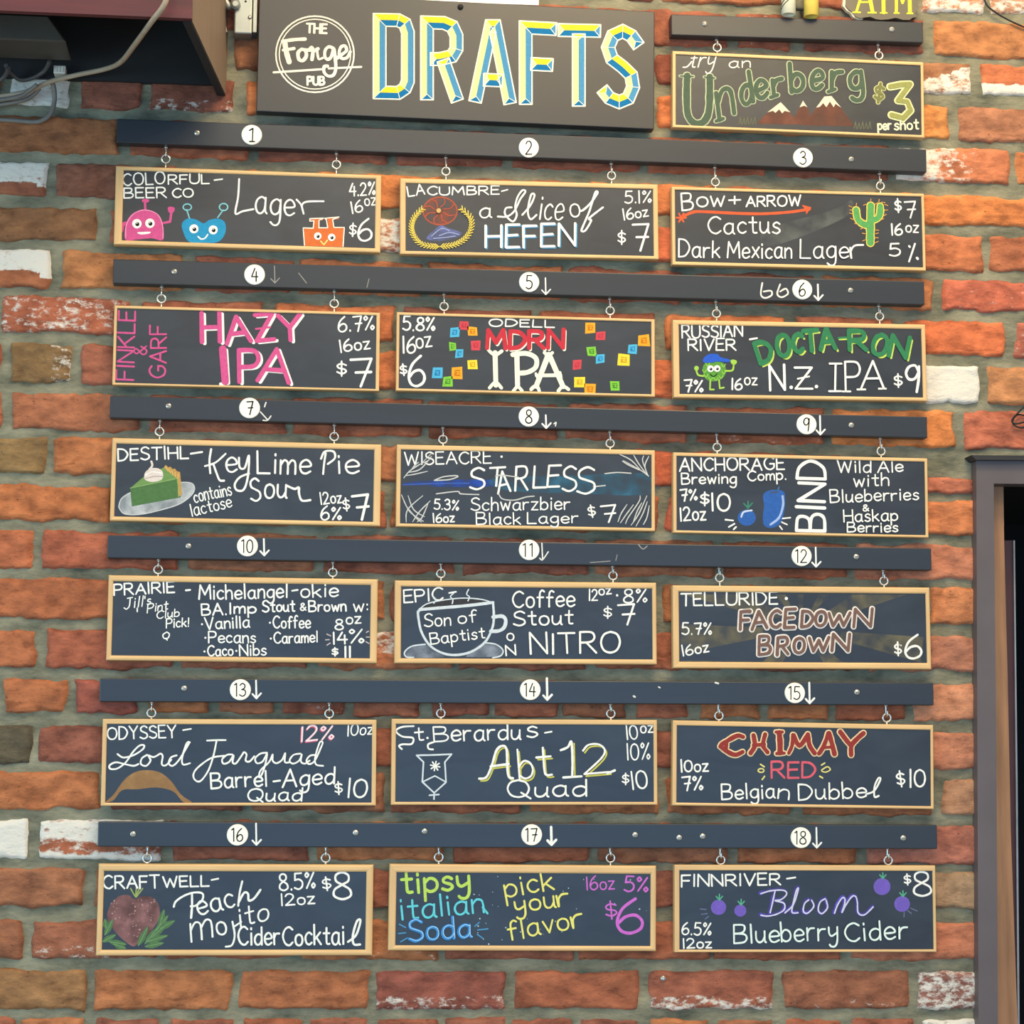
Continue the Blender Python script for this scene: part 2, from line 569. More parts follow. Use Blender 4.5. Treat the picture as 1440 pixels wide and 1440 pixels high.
# ------------------------------------------------------------------ brick wall
def brick_material():
    m = bpy.data.materials.new('old_brick')
    m.use_nodes = True
    nt = m.node_tree
    L = nt.links.new
    b = nt.nodes['Principled BSDF']
    at = nd(nt, 'ShaderNodeAttribute', attribute_name='tint')
    wh = nd(nt, 'ShaderNodeAttribute', attribute_name='lime')
    tc = nd(nt, 'ShaderNodeTexCoord')
    mp = nd(nt, 'ShaderNodeMapping')
    mp.inputs['Scale'].default_value = (1, 1, 1.7)
    L(tc.outputs['Object'], mp.inputs['Vector'])
    n1 = nd(nt, 'ShaderNodeTexNoise')
    n1.inputs['Scale'].default_value = 28
    n1.inputs['Detail'].default_value = 7
    n1.inputs['Roughness'].default_value = 0.62
    L(mp.outputs[0], n1.inputs['Vector'])
    # blotches: darker/greyer against lighter/more orange
    r1 = nd(nt, 'ShaderNodeValToRGB')
    r1.color_ramp.elements[0].position = 0.30
    r1.color_ramp.elements[0].color = (0.52, 0.50, 0.52, 1)
    r1.color_ramp.elements[1].position = 0.68
    r1.color_ramp.elements[1].color = (1.36, 1.34, 1.26, 1)
    L(n1.outputs['Fac'], r1.inputs['Fac'])
    mul = nd(nt, 'ShaderNodeMix', data_type='RGBA', blend_type='MULTIPLY')
    mul.inputs[0].default_value = 1.0
    L(at.outputs['Color'], mul.inputs[6])
    L(r1.outputs['Color'], mul.inputs[7])
    mps = nd(nt, 'ShaderNodeMapping')
    mps.inputs['Scale'].default_value = (0.7, 1, 1.7)
    mps.inputs['Rotation'].default_value = (0, 0.12, 0)
    L(tc.outputs['Object'], mps.inputs['Vector'])
    n4 = nd(nt, 'ShaderNodeTexNoise')
    n4.inputs['Scale'].default_value = 42
    n4.inputs['Detail'].default_value = 5
    n4.inputs['Distortion'].default_value = 0.6
    L(mps.outputs[0], n4.inputs['Vector'])
    r4 = nd(nt, 'ShaderNodeValToRGB')
    r4.color_ramp.elements[0].position = 0.30
    r4.color_ramp.elements[0].color = (0.74, 0.70, 0.68, 1)
    r4.color_ramp.elements[1].position = 0.46
    r4.color_ramp.elements[1].color = (1.04, 1.04, 1.04, 1)
    L(n4.outputs['Fac'], r4.inputs['Fac'])
    mu4 = nd(nt, 'ShaderNodeMix', data_type='RGBA', blend_type='MULTIPLY')
    mu4.inputs[0].default_value = 1.0
    L(mul.outputs[2], mu4.inputs[6])
    L(r4.outputs['Color'], mu4.inputs[7])
    # small pits
    n2 = nd(nt, 'ShaderNodeTexNoise')
    n2.inputs['Scale'].default_value = 170
    n2.inputs['Detail'].default_value = 3
    L(mp.outputs[0], n2.inputs['Vector'])
    r2 = nd(nt, 'ShaderNodeValToRGB')
    r2.color_ramp.elements[0].position = 0.24
    r2.color_ramp.elements[0].color = (0.45, 0.42, 0.40, 1)
    r2.color_ramp.elements[1].position = 0.36
    r2.color_ramp.elements[1].color = (1, 1, 1, 1)
    L(n2.outputs['Fac'], r2.inputs['Fac'])
    mu2 = nd(nt, 'ShaderNodeMix', data_type='RGBA', blend_type='MULTIPLY')
    mu2.inputs[0].default_value = 1.0
    L(mu4.outputs[2], mu2.inputs[6])
    L(r2.outputs['Color'], mu2.inputs[7])
    # lime and old paint left on the face
    n3 = nd(nt, 'ShaderNodeTexNoise')
    n3.inputs['Scale'].default_value = 75
    n3.inputs['Detail'].default_value = 6
    n3.inputs['Roughness'].default_value = 0.7
    L(mp.outputs[0], n3.inputs['Vector'])
    ad = nd(nt, 'ShaderNodeMath', operation='ADD')
    L(n3.outputs['Fac'], ad.inputs[0])
    L(wh.outputs['Fac'], ad.inputs[1])
    mr = nd(nt, 'ShaderNodeMapRange')
    mr.inputs['From Min'].default_value = 0.92
    mr.inputs['From Max'].default_value = 1.08
    L(ad.outputs[0], mr.inputs['Value'])
    mx = nd(nt, 'ShaderNodeMix', data_type='RGBA')
    L(mr.outputs[0], mx.inputs[0])
    L(mu2.outputs[2], mx.inputs[6])
    mx.inputs[7].default_value = (0.66, 0.63, 0.56, 1)
    L(mx.outputs[2], b.inputs['Base Color'])
    b.inputs['Roughness'].default_value = 0.85
    b.inputs['Specular IOR Level'].default_value = 0.25
    bp = nd(nt, 'ShaderNodeBump')
    bp.inputs['Strength'].default_value = 0.8
    bp.inputs['Distance'].default_value = 0.006
    L(n1.outputs['Fac'], bp.inputs['Height'])
    b2 = nd(nt, 'ShaderNodeBump')
    b2.inputs['Strength'].default_value = 0.4
    b2.inputs['Distance'].default_value = 0.004
    L(n4.outputs['Fac'], b2.inputs['Height'])
    L(bp.outputs[0], b2.inputs['Normal'])
    L(b2.outputs[0], b.inputs['Normal'])
    return m


def mortar_material():
    m = bpy.data.materials.new('lime_mortar')
    m.use_nodes = True
    nt = m.node_tree
    L = nt.links.new
    b = nt.nodes['Principled BSDF']
    tc = nd(nt, 'ShaderNodeTexCoord')
    mp = nd(nt, 'ShaderNodeMapping')
    mp.inputs['Scale'].default_value = (0.6, 1, 1.4)
    L(tc.outputs['Object'], mp.inputs['Vector'])
    n1 = nd(nt, 'ShaderNodeTexNoise')
    n1.inputs['Scale'].default_value = 22
    n1.inputs['Detail'].default_value = 8
    n1.inputs['Roughness'].default_value = 0.65
    L(mp.outputs[0], n1.inputs['Vector'])
    r = nd(nt, 'ShaderNodeValToRGB')
    r.color_ramp.elements[0].position = 0.30
    r.color_ramp.elements[0].color = lin((74, 78, 68)) + (1,)
    r.color_ramp.elements[1].position = 0.72
    r.color_ramp.elements[1].color = lin((156, 152, 128)) + (1,)
    L(n1.outputs['Fac'], r.inputs['Fac'])
    L(r.outputs['Color'], b.inputs['Base Color'])
    b.inputs['Roughness'].default_value = 0.9
    b.inputs['Specular IOR Level'].default_value = 0.2
    n2 = nd(nt, 'ShaderNodeTexNoise')
    n2.inputs['Scale'].default_value = 120
    n2.inputs['Detail'].default_value = 4
    L(mp.outputs[0], n2.inputs['Vector'])
    bp = nd(nt, 'ShaderNodeBump')
    bp.inputs['Strength'].default_value = 0.9
    bp.inputs['Distance'].default_value = 0.007
    L(n1.outputs['Fac'], bp.inputs['Height'])
    b2 = nd(nt, 'ShaderNodeBump')
    b2.inputs['Strength'].default_value = 0.35
    b2.inputs['Distance'].default_value = 0.002
    L(n2.outputs['Fac'], b2.inputs['Height'])
    L(bp.outputs[0], b2.inputs['Normal'])
    L(b2.outputs[0], b.inputs['Normal'])
    return m


# courses: edge heights seen at x = 70 and at x = 1370, then the perpend joints
COURSES = {
 'WB': (-270, -219, -216, -165, [60, 250, 445, 640, 830, 1020, 1200, 1390]),
 'WA': (-206, -155, -154, -103, [-30, 150, 345, 540, 735, 925, 1120, 1289, 1388]),
 'W': (-143, -92, -93, -42, [60, 250, 445, 640, 830, 1020, 1200, 1390]),
 'X': (-80, -30, -32, 18, [-30, 150, 345, 540, 735, 925, 1120, 1289, 1388]),
 'Y': (-18, 32, 32, 79, [60, 250, 440, 640, 835, 1030, 1120, 1306]),
 'Z': (44, 90, 91, 131, [-30, 150, 325, 540, 735, 918, 1120, 1250, 1373]),
 'A': (106, 149, 152, 197, [8, 106, 204, 337, 520, 700, 917, 1150, 1338]),
 'B': (165, 215, 212, 257, [-20, 176, 358, 549, 711, 905, 1085, 1255, 1424]),
 'C': (230, 276, 277, 318, [-110, 74, 250, 440, 630, 820, 1010, 1180, 1460]),
 'D': (292, 338, 333, 380, [-60, 145, 330, 520, 710, 900, 1080, 1230, 1386]),
 'E': (353, 404, 396, 436, [-100, 80, 265, 418, 600, 795, 965, 1150, 1321]),
 'F': (419, 467, 454, 500, [-4, 190, 380, 560, 750, 930, 1110, 1265, 1420]),
 'G': (485, 537, 516, 566, [6, 106, 290, 480, 670, 860, 1050, 1200, 1385]),
 'H': (554, 603, 580, 629, [11, 204, 408, 599, 789, 972, 1163, 1350]),
 'I': (617, 664, 674, 695, [-120, 69, 250, 440, 630, 820, 1010, 1190]),
 'J': (684, 732, 706, 753, [-40, 162, 350, 545, 740, 930, 1120, 1290]),
 'K': (747, 799, 768, 815, [-120, 53, 257, 450, 645, 830, 1010, 1197]),
 'L': (815, 869, 828, 877, [-30, 164, 350, 545, 735, 925, 1115, 1300]),
 'M': (887, 938, 895, 943, [-120, 57, 250, 440, 640, 830, 1020, 1215]),
 'N': (956, 1000, 963, 1014, [0, 98, 199, 300, 390, 490, 599, 690, 787, 885, 975, 1074, 1170, 1278]),
 'O': (1023, 1072, 1032, 1082, [-130, 48, 240, 440, 630, 820, 1010, 1200]),
 'P': (1085, 1137, 1098, 1147, [-40, 148, 350, 545, 740, 930, 1120, 1317]),
 'Q': (1153, 1208, 1164, 1214, [-130, 48, 234, 440, 632, 834, 1030, 1215]),
 'R': (1222, 1274, 1228, 1278, [-70, 124, 320, 515, 710, 900, 1095, 1290]),
 'S': (1296, 1347, 1298, 1349, [-150, 37, 230, 420, 620, 810, 1000, 1190]),
 'T': (1366, 1419, 1367, 1417, [-70, 126, 330, 523, 717, 905, 1095, 1283]),
 'U': (1433, 1484, 1434, 1484, [-80, 24, 125, 232, 335, 430, 525, 620, 715, 810, 905, 1000, 1095, 1190, 1290]),
 'VA': (1570, 1621, 1567, 1617, [-30, 160, 350, 545, 735, 925, 1115, 1300]),
 'VB': (1638, 1690, 1634, 1684, [-70, 126, 330, 523, 717, 905, 1095, 1283]),
 'V': (1502, 1552, 1500, 1550, [-70, 126, 330, 523, 717, 905, 1095, 1283]),
}
PAL = [(176, 98, 58), (168, 88, 58), (158, 84, 62), (184, 106, 60), (150, 82, 64), (164, 96, 66), (172, 92, 64)]
PALR = [(206, 104, 62), (200, 98, 66), (190, 96, 70), (214, 116, 62), (196, 110, 78)]
# what single bricks look like: (course, x inside the brick): colour, lime kind, lime strength
LOOK = {
 ('A', 60): ((165, 150, 135), 'all', .62), ('A', 150): ((150, 80, 62), None, 0), ('A', 270): ((140, 74, 58), 'low', .42), ('A', 360): ((205, 108, 50), None, 0),
 ('Z', 350): ((150, 92, 62), 'speck', .25), ('B', 80): ((170, 98, 55), None, 0), ('C', 0): ((160, 88, 62), 'top', .62), ('C', 150): ((148, 86, 66), None, 0),
 ('D', 40): ((146, 94, 60), None, 0), ('E', 0): ((168, 92, 56), 'top', .66), ('E', 170): ((184, 112, 62), None, 0), ('F', 100): ((176, 88, 58), 'speck', .40),
 ('G', 50): ((138, 100, 62), 'right', .42), ('G', 200): ((170, 92, 68), 'speck', .26), ('H', 100): ((178, 100, 66), 'speck', .18), ('I', 0): ((146, 108, 66), None, 0),
 ('I', 150): ((192, 108, 58), None, 0), ('J', 60): ((192, 104, 52), 'speck', .20), ('K', 0): ((190, 98, 58), None, 0), ('K', 150): ((178, 88, 60), None, 0),
 ('L', 60): ((178, 94, 54), None, 0), ('M', 0): ((186, 100, 58), None, 0), ('M', 150): ((172, 86, 60), None, 0), ('N', 50): ((184, 100, 56), None, 0), ('N', 150): ((160, 76, 62), None, 0),
 ('O', 0): ((98, 84, 68), None, 0), ('O', 150): ((150, 80, 64), None, 0), ('P', 50): ((188, 104, 56), None, 0), ('Q', 0): ((190, 190, 184), 'all', .8), ('Q', 140): ((172, 88, 56), 'white', .62),
 ('R', 50): ((166, 98, 66), None, 0), ('S', 0): ((160, 92, 62), None, 0), ('S', 130): ((158, 88, 64), 'low', .36), ('T', 50): ((160, 108, 66), None, 0), ('T', 600): ((150, 76, 64), 'low', .42),
 ('T', 1000): ((166, 88, 66), 'low', .46), ('T', 1190): ((160, 92, 66), 'low', .3), ('T', 1330): ((150, 90, 82), 'speck', .48), ('U', 1330): ((180, 170, 170), 'all', .6),
 ('X', 1340): ((205, 112, 68), 'low', .55), ('X', 1420): ((190, 130, 104), 'low', .5), ('Y', 1370): ((190, 116, 66), None, 0), ('Z', 1310): ((176, 112, 76), 'corner', .56), ('Z', 1420): ((206, 106, 60), 'low', .66),
 ('A', 1250): ((214, 130, 58), None, 0), ('A', 1400): ((176, 108, 78), None, 0), ('B', 1350): ((206, 112, 70), 'left', .62), ('B', 1435): ((206, 116, 60), None, 0),
 ('C', 1350): ((220, 120, 50), None, 0), ('D', 1340): ((202, 108, 62), None, 0), ('D', 1420): ((182, 98, 62), None, 0), ('E', 1400): ((196, 92, 66), 'speck', .30), ('F', 1340): ((216, 102, 50), None, 0),
 ('F', 1435): ((190, 96, 76), 'speck', .34), ('G', 1340): ((210, 190, 160), 'all', .72), ('G', 1420): ((196, 124, 76), None, 0), ('H', 1300): ((220, 122, 50), None, 0), ('H', 1400): ((194, 98, 70), None, 0),
 ('I', 1340): ((196, 104, 76), None, 0), ('J', 1340): ((218, 120, 66), None, 0), ('K', 1340): ((200, 116, 86), None, 0), ('L', 1340): ((214, 124, 72), None, 0), ('M', 1340): ((192, 116, 90), None, 0),
 ('N', 1340): ((206, 128, 94), None, 0), ('O', 1340): ((198, 118, 88), None, 0), ('P', 1340): ((188, 128, 96), None, 0), ('Q', 1340): ((186, 104, 86), None, 0), ('R', 1340): ((174, 132, 102), None, 0), ('S', 1340): ((200, 112, 80), None, 0),
 ('C', 545): ((214, 120, 56), 'speck', .2), ('D', 530): ((190, 110, 70), 'speck', .5), ('A', 930): ((214, 112, 56), None, 0), ('Z', 930): ((150, 74, 56), 'speck', .2),
 ('C', 935): ((212, 116, 60), None, 0), ('D', 935): ((204, 96, 56), None, 0), ('F', 545): ((206, 108, 56), 'speck', .26), ('G', 545): ((208, 110, 56), 'speck', .28), ('F', 935): ((206, 110, 54), None, 0), ('G', 935): ((204, 100, 54), None, 0),
 ('I', 545): ((196, 116, 72), 'speck', .2), ('I', 935): ((206, 92, 50), None, 0), ('J', 935): ((196, 88, 60), None, 0), ('L', 545): ((196, 100, 60), None, 0), ('M', 545): ((196, 110, 68), 'top', .5),
}
wall_mats = [mortar_material(), brick_material()]
DOOR_L = atY(1374, 700, 0).x + 0.006     # brickwork stops behind the door casing
DOOR_T = atY(1400, 644, 0).z - 0.010
W_X0, W_X1 = atY(-520, 700).x, atY(2000, 700).x
W_Z0, W_Z1 = atY(700, 1690).z, atY(700, -245).z

bm = bmesh.new()
ly_t = bm.verts.layers.float_color.new('tint')
ly_w = bm.verts.layers.float.new('lime')
NX, NZ = 260, 210
gv = {}


def mortar_y(x, z):
    return 0.0016 * noise.noise(Vector((x * 30, 3.1, z * 42))) + 0.0022 * noise.noise(Vector((x * 9, 8.2, z * 14))) + 0.0006


for i in range(NX + 1):
    for j in range(NZ + 1):
        x = W_X0 + (W_X1 - W_X0) * i / NX
        z = W_Z0 + (W_Z1 - W_Z0) * j / NZ
        gv[i, j] = bm.verts.new((x, mortar_y(x, z), z))
for i in range(NX):
    for j in range(NZ):
        q = (gv[i, j], gv[i + 1, j], gv[i + 1, j + 1], gv[i, j + 1])
        cx = (q[0].co.x + q[2].co.x) / 2
        cz = (q[0].co.z + q[2].co.z) / 2
        if cx > DOOR_L + 0.004 and cz < DOOR_T - 0.004:
            continue
        f = bm.faces.new(q)
        f.smooth = True
loose = [v for v in bm.verts if not v.link_faces]
bmesh.ops.delete(bm, geom=loose, context='VERTS')


def lime_at(kind, u, v, s):
    if kind is None:
        return 0.0
    if kind == 'white':
        return s if v > 0.46 else (s - .2 if v > .14 else s + .05)
    if kind in ('all', 'speck'):
        return s
    if kind == 'top':
        return s if v > 0.52 - 0.22 * u else 0.0
    if kind == 'low':
        return s if v < 0.42 else 0.12
    if kind == 'left':
        return s * max(0.0, 1.12 - 0.85 * u)
    if kind == 'right':
        return s if u > 0.62 else 0.0
    if kind == 'corner':
        return s if v < 0.15 + 0.75 * max(0, u) else 0.0
    return s


def brick(x0, x1, zb, zt, tint, kind, s, seed):
    """zb, zt: functions of x"""
    nu = max(10, int((x1 - x0) / 0.0045))
    nv = 13
    x0, x1 = x0 - .0018, x1 + .0018
    rows = []
    lf = Vector((seed * 3.7, seed * 1.3, 0))
    proud = 0.0046 + 0.0020 * noise.noise(lf * 2.1)
    for a in range(nu + 1):
        col = []
        for b in range(nv + 1):
            u, v = a / nu, b / nv
            # denser near the edges
            uu = u
            vv = 0.5 - 0.5 * math.cos(PI * v) if True else v
            x = x0 + (x1 - x0) * uu
            lo, hi = zb(x) - .0022, zt(x) + .0022
            z = lo + (hi - lo) * vv
            p = Vector((x * 26, seed, z * 26))
            q = Vector((x * 95, seed + 5, z * 95))
            wx = 0.0058 * noise.noise(p) + 0.0024 * noise.noise(q)
            wz = 0.0044 * noise.noise(p + Vector((31, 7, 2))) + 0.0021 * noise.noise(q + Vector((11, 3, 9)))
            e = min(x - x0, x1 - x, z - lo, hi - z)
            e += 0.002 * noise.noise(q * 0.7)
            t = min(1.0, max(0.0, e / 0.0036))
            t = t * t * (3 - 2 * t)
            y = 0.0034 - (proud + 0.0034) * t
            y += (0.0018 * noise.noise(p * 1.3 + lf) + 0.0009 * noise.noise(q * 1.7)) * t
            vt = bm.verts.new((x + wx, y, z + wz))
            c = [k * (1 + 0.10 * noise.noise(p * 0.8 + lf)) for k in tint]
            vt[ly_t] = (c[0], c[1], c[2], 1)
            vt[ly_w] = lime_at(kind, u, vv, s)
            col.append(vt)
        rows.append(col)
    for a in range(nu):
        for b in range(nv):
            f = bm.faces.new((rows[a][b], rows[a + 1][b], rows[a + 1][b + 1], rows[a][b + 1]))
            f.material_index = 1
            f.smooth = True


brng = random.Random(3)
seed = 0
for name, (lt, lb, rt, rb, joints) in COURSES.items():
    if name == 'I':     # thin brick under a plug of mortar at the right end
        rt, rb = 645, 693
    A0, A1 = atY(70, lt), atY(1370, rt)
    B0, B1 = atY(70, lb), atY(1370, rb)

    def mk(P, Q):
        return lambda x: P.z + (Q.z - P.z) * (x - P.x) / (Q.x - P.x)
    ztop, zbot = mk(A0, A1), mk(B0, B1)
    ym = (lt + lb) / 2
    yr = (rt + rb) / 2
    js = list(joints)
    while js[0] > -520:
        js.insert(0, js[0] - brng.choice((188, 194, 190)))
    while js[-1] < 2000:
        js.append(js[-1] + brng.choice((188, 194, 190)))
    for a, b in zip(js, js[1:]):
        g0, g1 = 6.5 + brng.uniform(-1.5, 2.5), 6.5 + brng.uniform(-1.5, 2.5)
        xm = (a + b) / 2
        yy = ym + (yr - ym) * (xm - 70) / 1300
        x0, x1 = atY(a + g0, yy).x, atY(b - g1, yy).x
        if x1 < W_X0 + 0.02 or x0 > W_X1 - 0.02:
            continue
        x0, x1 = max(x0, W_X0), min(x1, W_X1)
        seed += 1
        tint = brng.choice(PALR if xm > 1240 else PAL)
        kind, s = (None, 0) if brng.random() > 0.2 else (brng.choice(('speck', 'low')), brng.uniform(.2, .34))
        for (cn, cx), lk in LOOK.items():
            if cn == name and a < cx < b:
                tint, kind, s = lk
        zc = (ztop((x0 + x1) / 2) + zbot((x0 + x1) / 2)) / 2
        zt_ = ztop
        if name == 'I' and xm > 1200:
            zt_ = lambda x, o=atY(1340, 674).z - atY(1340, 645).z, f=ztop: f(x) + o
        if x1 > DOOR_L and zc < DOOR_T + 0.012:
            if x0 > DOOR_L - 0.02:
                continue
            x1 = DOOR_L - 0.001
        tl_ = lin(tint)
        g_ = (tl_[0] + tl_[1] + tl_[2]) / 3
        brick(x0, x1, zbot, zt_, [(.84 * v + .16 * g_) * k_ for v, k_ in zip(tl_, (.84, .91, .84))], kind, s, seed * 1.37)
wall = link('wall_back', bm, wall_mats)
wall['kind'] = 'structure'

# ------------------------------------------------------------------ doorway on the right
M_trim = mat('trim_paint_charcoal', (88, 80, 82), rough=0.5, var=0.12, scale=14, bump=0.1)
M_jamb = mat('bare_jamb_wood', (150, 112, 82), rough=0.7, var=0.28, scale=9, stretch=(9, 9, 0.8), bump=0.25)
M_maroon = mat('maroon_door_paint', (70, 34, 36), rough=0.5)
M_steel = mat('dull_metal', (150, 150, 150), rough=0.4, metal=0.6)
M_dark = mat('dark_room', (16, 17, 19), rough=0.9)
bm = bmesh.new()
YT = -0.022
tl = [(1373, 646), (1397.5, 680), (1401, 1060), (1405, 1760), (1377.5, 1760), (1374.5, 1060)]
prism_px(bm, tl, YT, 0.012)
o = link('trim_1', bm, M_trim)
o['kind'] = 'structure'
bm = bmesh.new()
prism_px(bm, [(1373, 646), (2005, 650), (2005, 686), (1397.5, 680)], YT, 0.012)
o = link('trim_2', bm, M_trim)
o['kind'] = 'structure'
bm = bmesh.new()
prism_px(bm, [(1366, 640), (2005, 645), (2005, 651), (1372.5, 646.5)], YT - 0.010, 0.0)
o = link('trim_3', bm, mat('cap_black', (34, 33, 36), rough=0.6))
o['kind'] = 'structure'
bm = bmesh.new()
prism_px(bm, [(1393, 670), (1411, 670), (1412, 760), (1417, 950), (1421.5, 1170), (1431, 1440), (1436, 1760), (1396, 1760), (1396, 1100)], 0.016, 0.055)
o = link('trim_4', bm, M_jamb)
o['kind'] = 'structure'
d = thing('door_1', 'maroon door leaf with a metal edge strip standing in the dark doorway', 'door', Matrix.Identity(4))
d['kind'] = 'structure'
bm = bmesh.new()
prism_px(bm, [(1406, 760), (1426, 760), (1430, 1100), (1434.5, 1760), (1410, 1760)], 0.07, 0.11)
link('door_leaf', bm, M_maroon, d)
bm = bmesh.new()
prism_px(bm, [(1425.2, 760), (1427.2, 760), (1431, 1100), (1436.5, 1760), (1433.5, 1760), (1428.5, 1100)], 0.066, 0.07)
link('edge_strip', bm, M_steel, d)
bm = bmesh.new()
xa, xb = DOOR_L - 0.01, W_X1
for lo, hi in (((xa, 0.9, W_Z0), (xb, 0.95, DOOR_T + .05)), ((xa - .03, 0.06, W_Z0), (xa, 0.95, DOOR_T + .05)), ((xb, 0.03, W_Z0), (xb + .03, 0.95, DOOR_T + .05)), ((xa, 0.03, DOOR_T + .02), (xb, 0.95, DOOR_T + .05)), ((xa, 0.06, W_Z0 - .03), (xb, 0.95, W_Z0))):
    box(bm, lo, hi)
o = link('wall_doorway', bm, M_dark)
o['kind'] = 'structure'

# ------------------------------------------------------------------ cabinet at the top left
cab_back = atY(318, 135, 0.0)
zc = cab_back.z
fc = atZ(270, 26, zc)
xb_, xf_, yf_ = cab_back.x, fc.x, fc.y
xl_ = atZ(0, 14, zc).x - 0.45
ztop_ = zc + 0.36
M_burg = mat('burgundy_stained_wood', (80, 26, 34), rough=0.55, var=0.30, scale=10, stretch=(0.6, 6, 8), bump=0.15)
M_side = mat('side_veneer', (118, 100, 84), rough=0.6, var=0.12, scale=10, stretch=(5, 5, .8))
M_blk = mat('cabinet_black', (26, 26, 28), rough=0.8)
cab = thing('wall_cabinet', 'open-bottomed burgundy wood cabinet fixed high on the brick wall, top left', 'cabinet', Matrix.Translation((xb_, 0, zc)))


def rel(p):
    return Vector(p) - Vector((xb_, 0, zc))


def slab(pts_bottom, z0, z1):
    """vertical solid from a plan outline"""
    b = bmesh.new()
    lo = [b.verts.new(rel((x, y, z0))) for x, y in pts_bottom]
    hi = [b.verts.new(rel((x, y, z1))) for x, y in pts_bottom]
    b.faces.new(lo)
    b.faces.new(hi[::-1])
    n = len(lo)
    for i in range(n):
        b.faces.new((lo[i], lo[(i + 1) % n], hi[(i + 1) % n], hi[i]))
    bmesh.ops.recalc_face_normals(b, faces=b.faces[:])
    return b


T = 0.011
link('front_panel', slab([(xl_, yf_), (xf_, yf_), (xf_, yf_ + T), (xl_, yf_ + T)], zc, ztop_), M_burg, cab)
link('side_panel', slab([(xf_, yf_ + T), (xb_, -0.001), (xb_ - T, -0.001), (xf_ - T, yf_ + T)], zc, ztop_), [M_side], cab)
link('edge_band', slab([(xf_ - T * 1.1, yf_ + T), (xf_ - .001, yf_ + T), (xb_ - .001, -0.001), (xb_ - T * 1.1, -0.001)], zc - 0.002, zc), M_blk, cab)
link('inner_shelf', slab([(xl_, yf_ + T), (xf_ - T, yf_ + T), (xb_ - T, -0.001), (xl_, -0.001)], zc + 0.11, zc + 0.128), M_blk, cab)
link('back_panel', slab([(xl_, -0.012), (xb_ - T, -0.012), (xb_ - T, -0.001), (xl_, -0.001)], zc + 0.012, zc + 0.11), M_blk, cab)

# device hung inside the cabinet, its lower face and chamfered end show
q0 = atY(-40, 52, -0.13)
q1 = atY(101, 84, -0.05)
dev = thing('equipment_box', 'dark grey equipment box with a sloped end tucked inside the burgundy cabinet', 'box', Matrix.Translation((q1.x, -0.09, q1.z)))
bm = bmesh.new()
pts = [(-0.34, 0.0), (0.0, 0.0), (-0.026, 0.036), (-0.34, 0.036)]
fv = [bm.verts.new((x, -0.035, z)) for x, z in pts]
bv = [bm.verts.new((x, 0.045, z)) for x, z in pts]
bm.faces.new(fv)
bm.faces.new(bv[::-1])
for i in range(4):
    bm.faces.new((fv[i], bv[i], bv[(i + 1) % 4], fv[(i + 1) % 4]))
bmesh.ops.recalc_face_normals(bm, faces=bm.faces[:])
bmesh.ops.bevel(bm, geom=bm.edges[:], offset=0.002, segments=1, affect='EDGES')
link('housing', bm, mat('device_grey', (70, 66, 60), rough=0.5), dev)
for sx_ in (-0.30, -0.05):
    bm = bmesh.new()
    box(bm, (sx_, -0.02, 0.034), (sx_ + 0.02, 0.03, 0.14))
    link('mounting_strap', bm, M_blk, dev)

# small white connector block beside the cables
c0, c1 = atY(75, 103, -0.03), atY(92.5, 92, -0.03)
bm = bmesh.new()
box(bm, (c0.x, -0.03, c0.z), (c1.x, -0.008, c1.z), 0.0015)
for k in range(3):
    box(bm, (c0.x + .003 + k * .0045, -0.0312, c0.z + .002), (c0.x + .0045 + k * .0045, -0.030, c1.z - .002))
tag(link('connector_block', bm, mat('white_plastic', (205, 200, 188), rough=0.5)), 'small white connector block on the wall just under the cabinet', 'connector')


def cable(name, px, r, m, label, cat='cable', sub=8):
    b = bmesh.new()
    tube(b, catmull([atY(x, y, d) for x, y, d in px], sub), r, 8)
    return tag(link(name, b, m), label, cat)


M_beige = mat('beige_cable', (172, 152, 128), rough=0.6, scale=60)
M_grey = mat('grey_cable', (120, 114, 106), rough=0.55, scale=60)
M_gdark = mat('dark_grey_cable', (74, 70, 68), rough=0.55, scale=60)
cable('power_cable', [(243, -30, -.345), (231, 6, -.34), (212, 32, -.31), (190, 62, -.22), (170, 87, -.10), (148, 97, -.045), (110, 105, -.03), (70, 115, -.026), (30, 131, -.026), (-40, 140, -.026)], 0.0036, M_beige,
      'beige cable slanting down across the front of the burgundy cabinet')
cable('signal_cable', [(72, 113, -.020), (76, 125, -.016), (76.5, 142, -.013), (72, 158, -.013), (62, 168, -.013), (48, 171.5, -.013), (20, 169.5, -.013), (-40, 166, -.013)], 0.0034, M_grey,
      'grey cable turning in a rounded corner below the cabinet and running left along the wall')
cable('signal_cable', [(70, 86, -.05), (62, 100, -.03), (45, 110, -.022), (28, 112, -.02), (15, 102, -.03), (8, 92, -.05)], 0.0030, M_gdark, 'dark cable sagging in a shallow loop under the equipment box')
cable('signal_cable', [(52, 119, -.034), (40, 128, -.03), (22, 137, -.03), (-40, 146, -.03)], 0.0032, M_grey, 'grey cable in the bundle at the left edge, directly below the beige cable')
cable('signal_cable', [(56, 124, -.022), (46, 134, -.02), (26, 143, -.02), (-40, 152, -.02)], 0.0030, M_grey, 'lowest grey cable of the bundle at the left edge, above the rounded corner')
cable('signal_cable', [(12, 96, -.06), (6, 108, -.04), (-12, 120, -.03), (-40, 126, -.03)], 0.0032, M_gdark, 'dark cable dropping at the very left edge under the cabinet')

# ------------------------------------------------------------------ galvanised boxes between cabinet and sign
M_galv = mat('galvanised_steel', (150, 155, 150), rough=0.42, metal=0.55, var=0.16, scale=22)
M_screw = mat('screw_steel', (196, 192, 182), rough=0.35, metal=0.8)


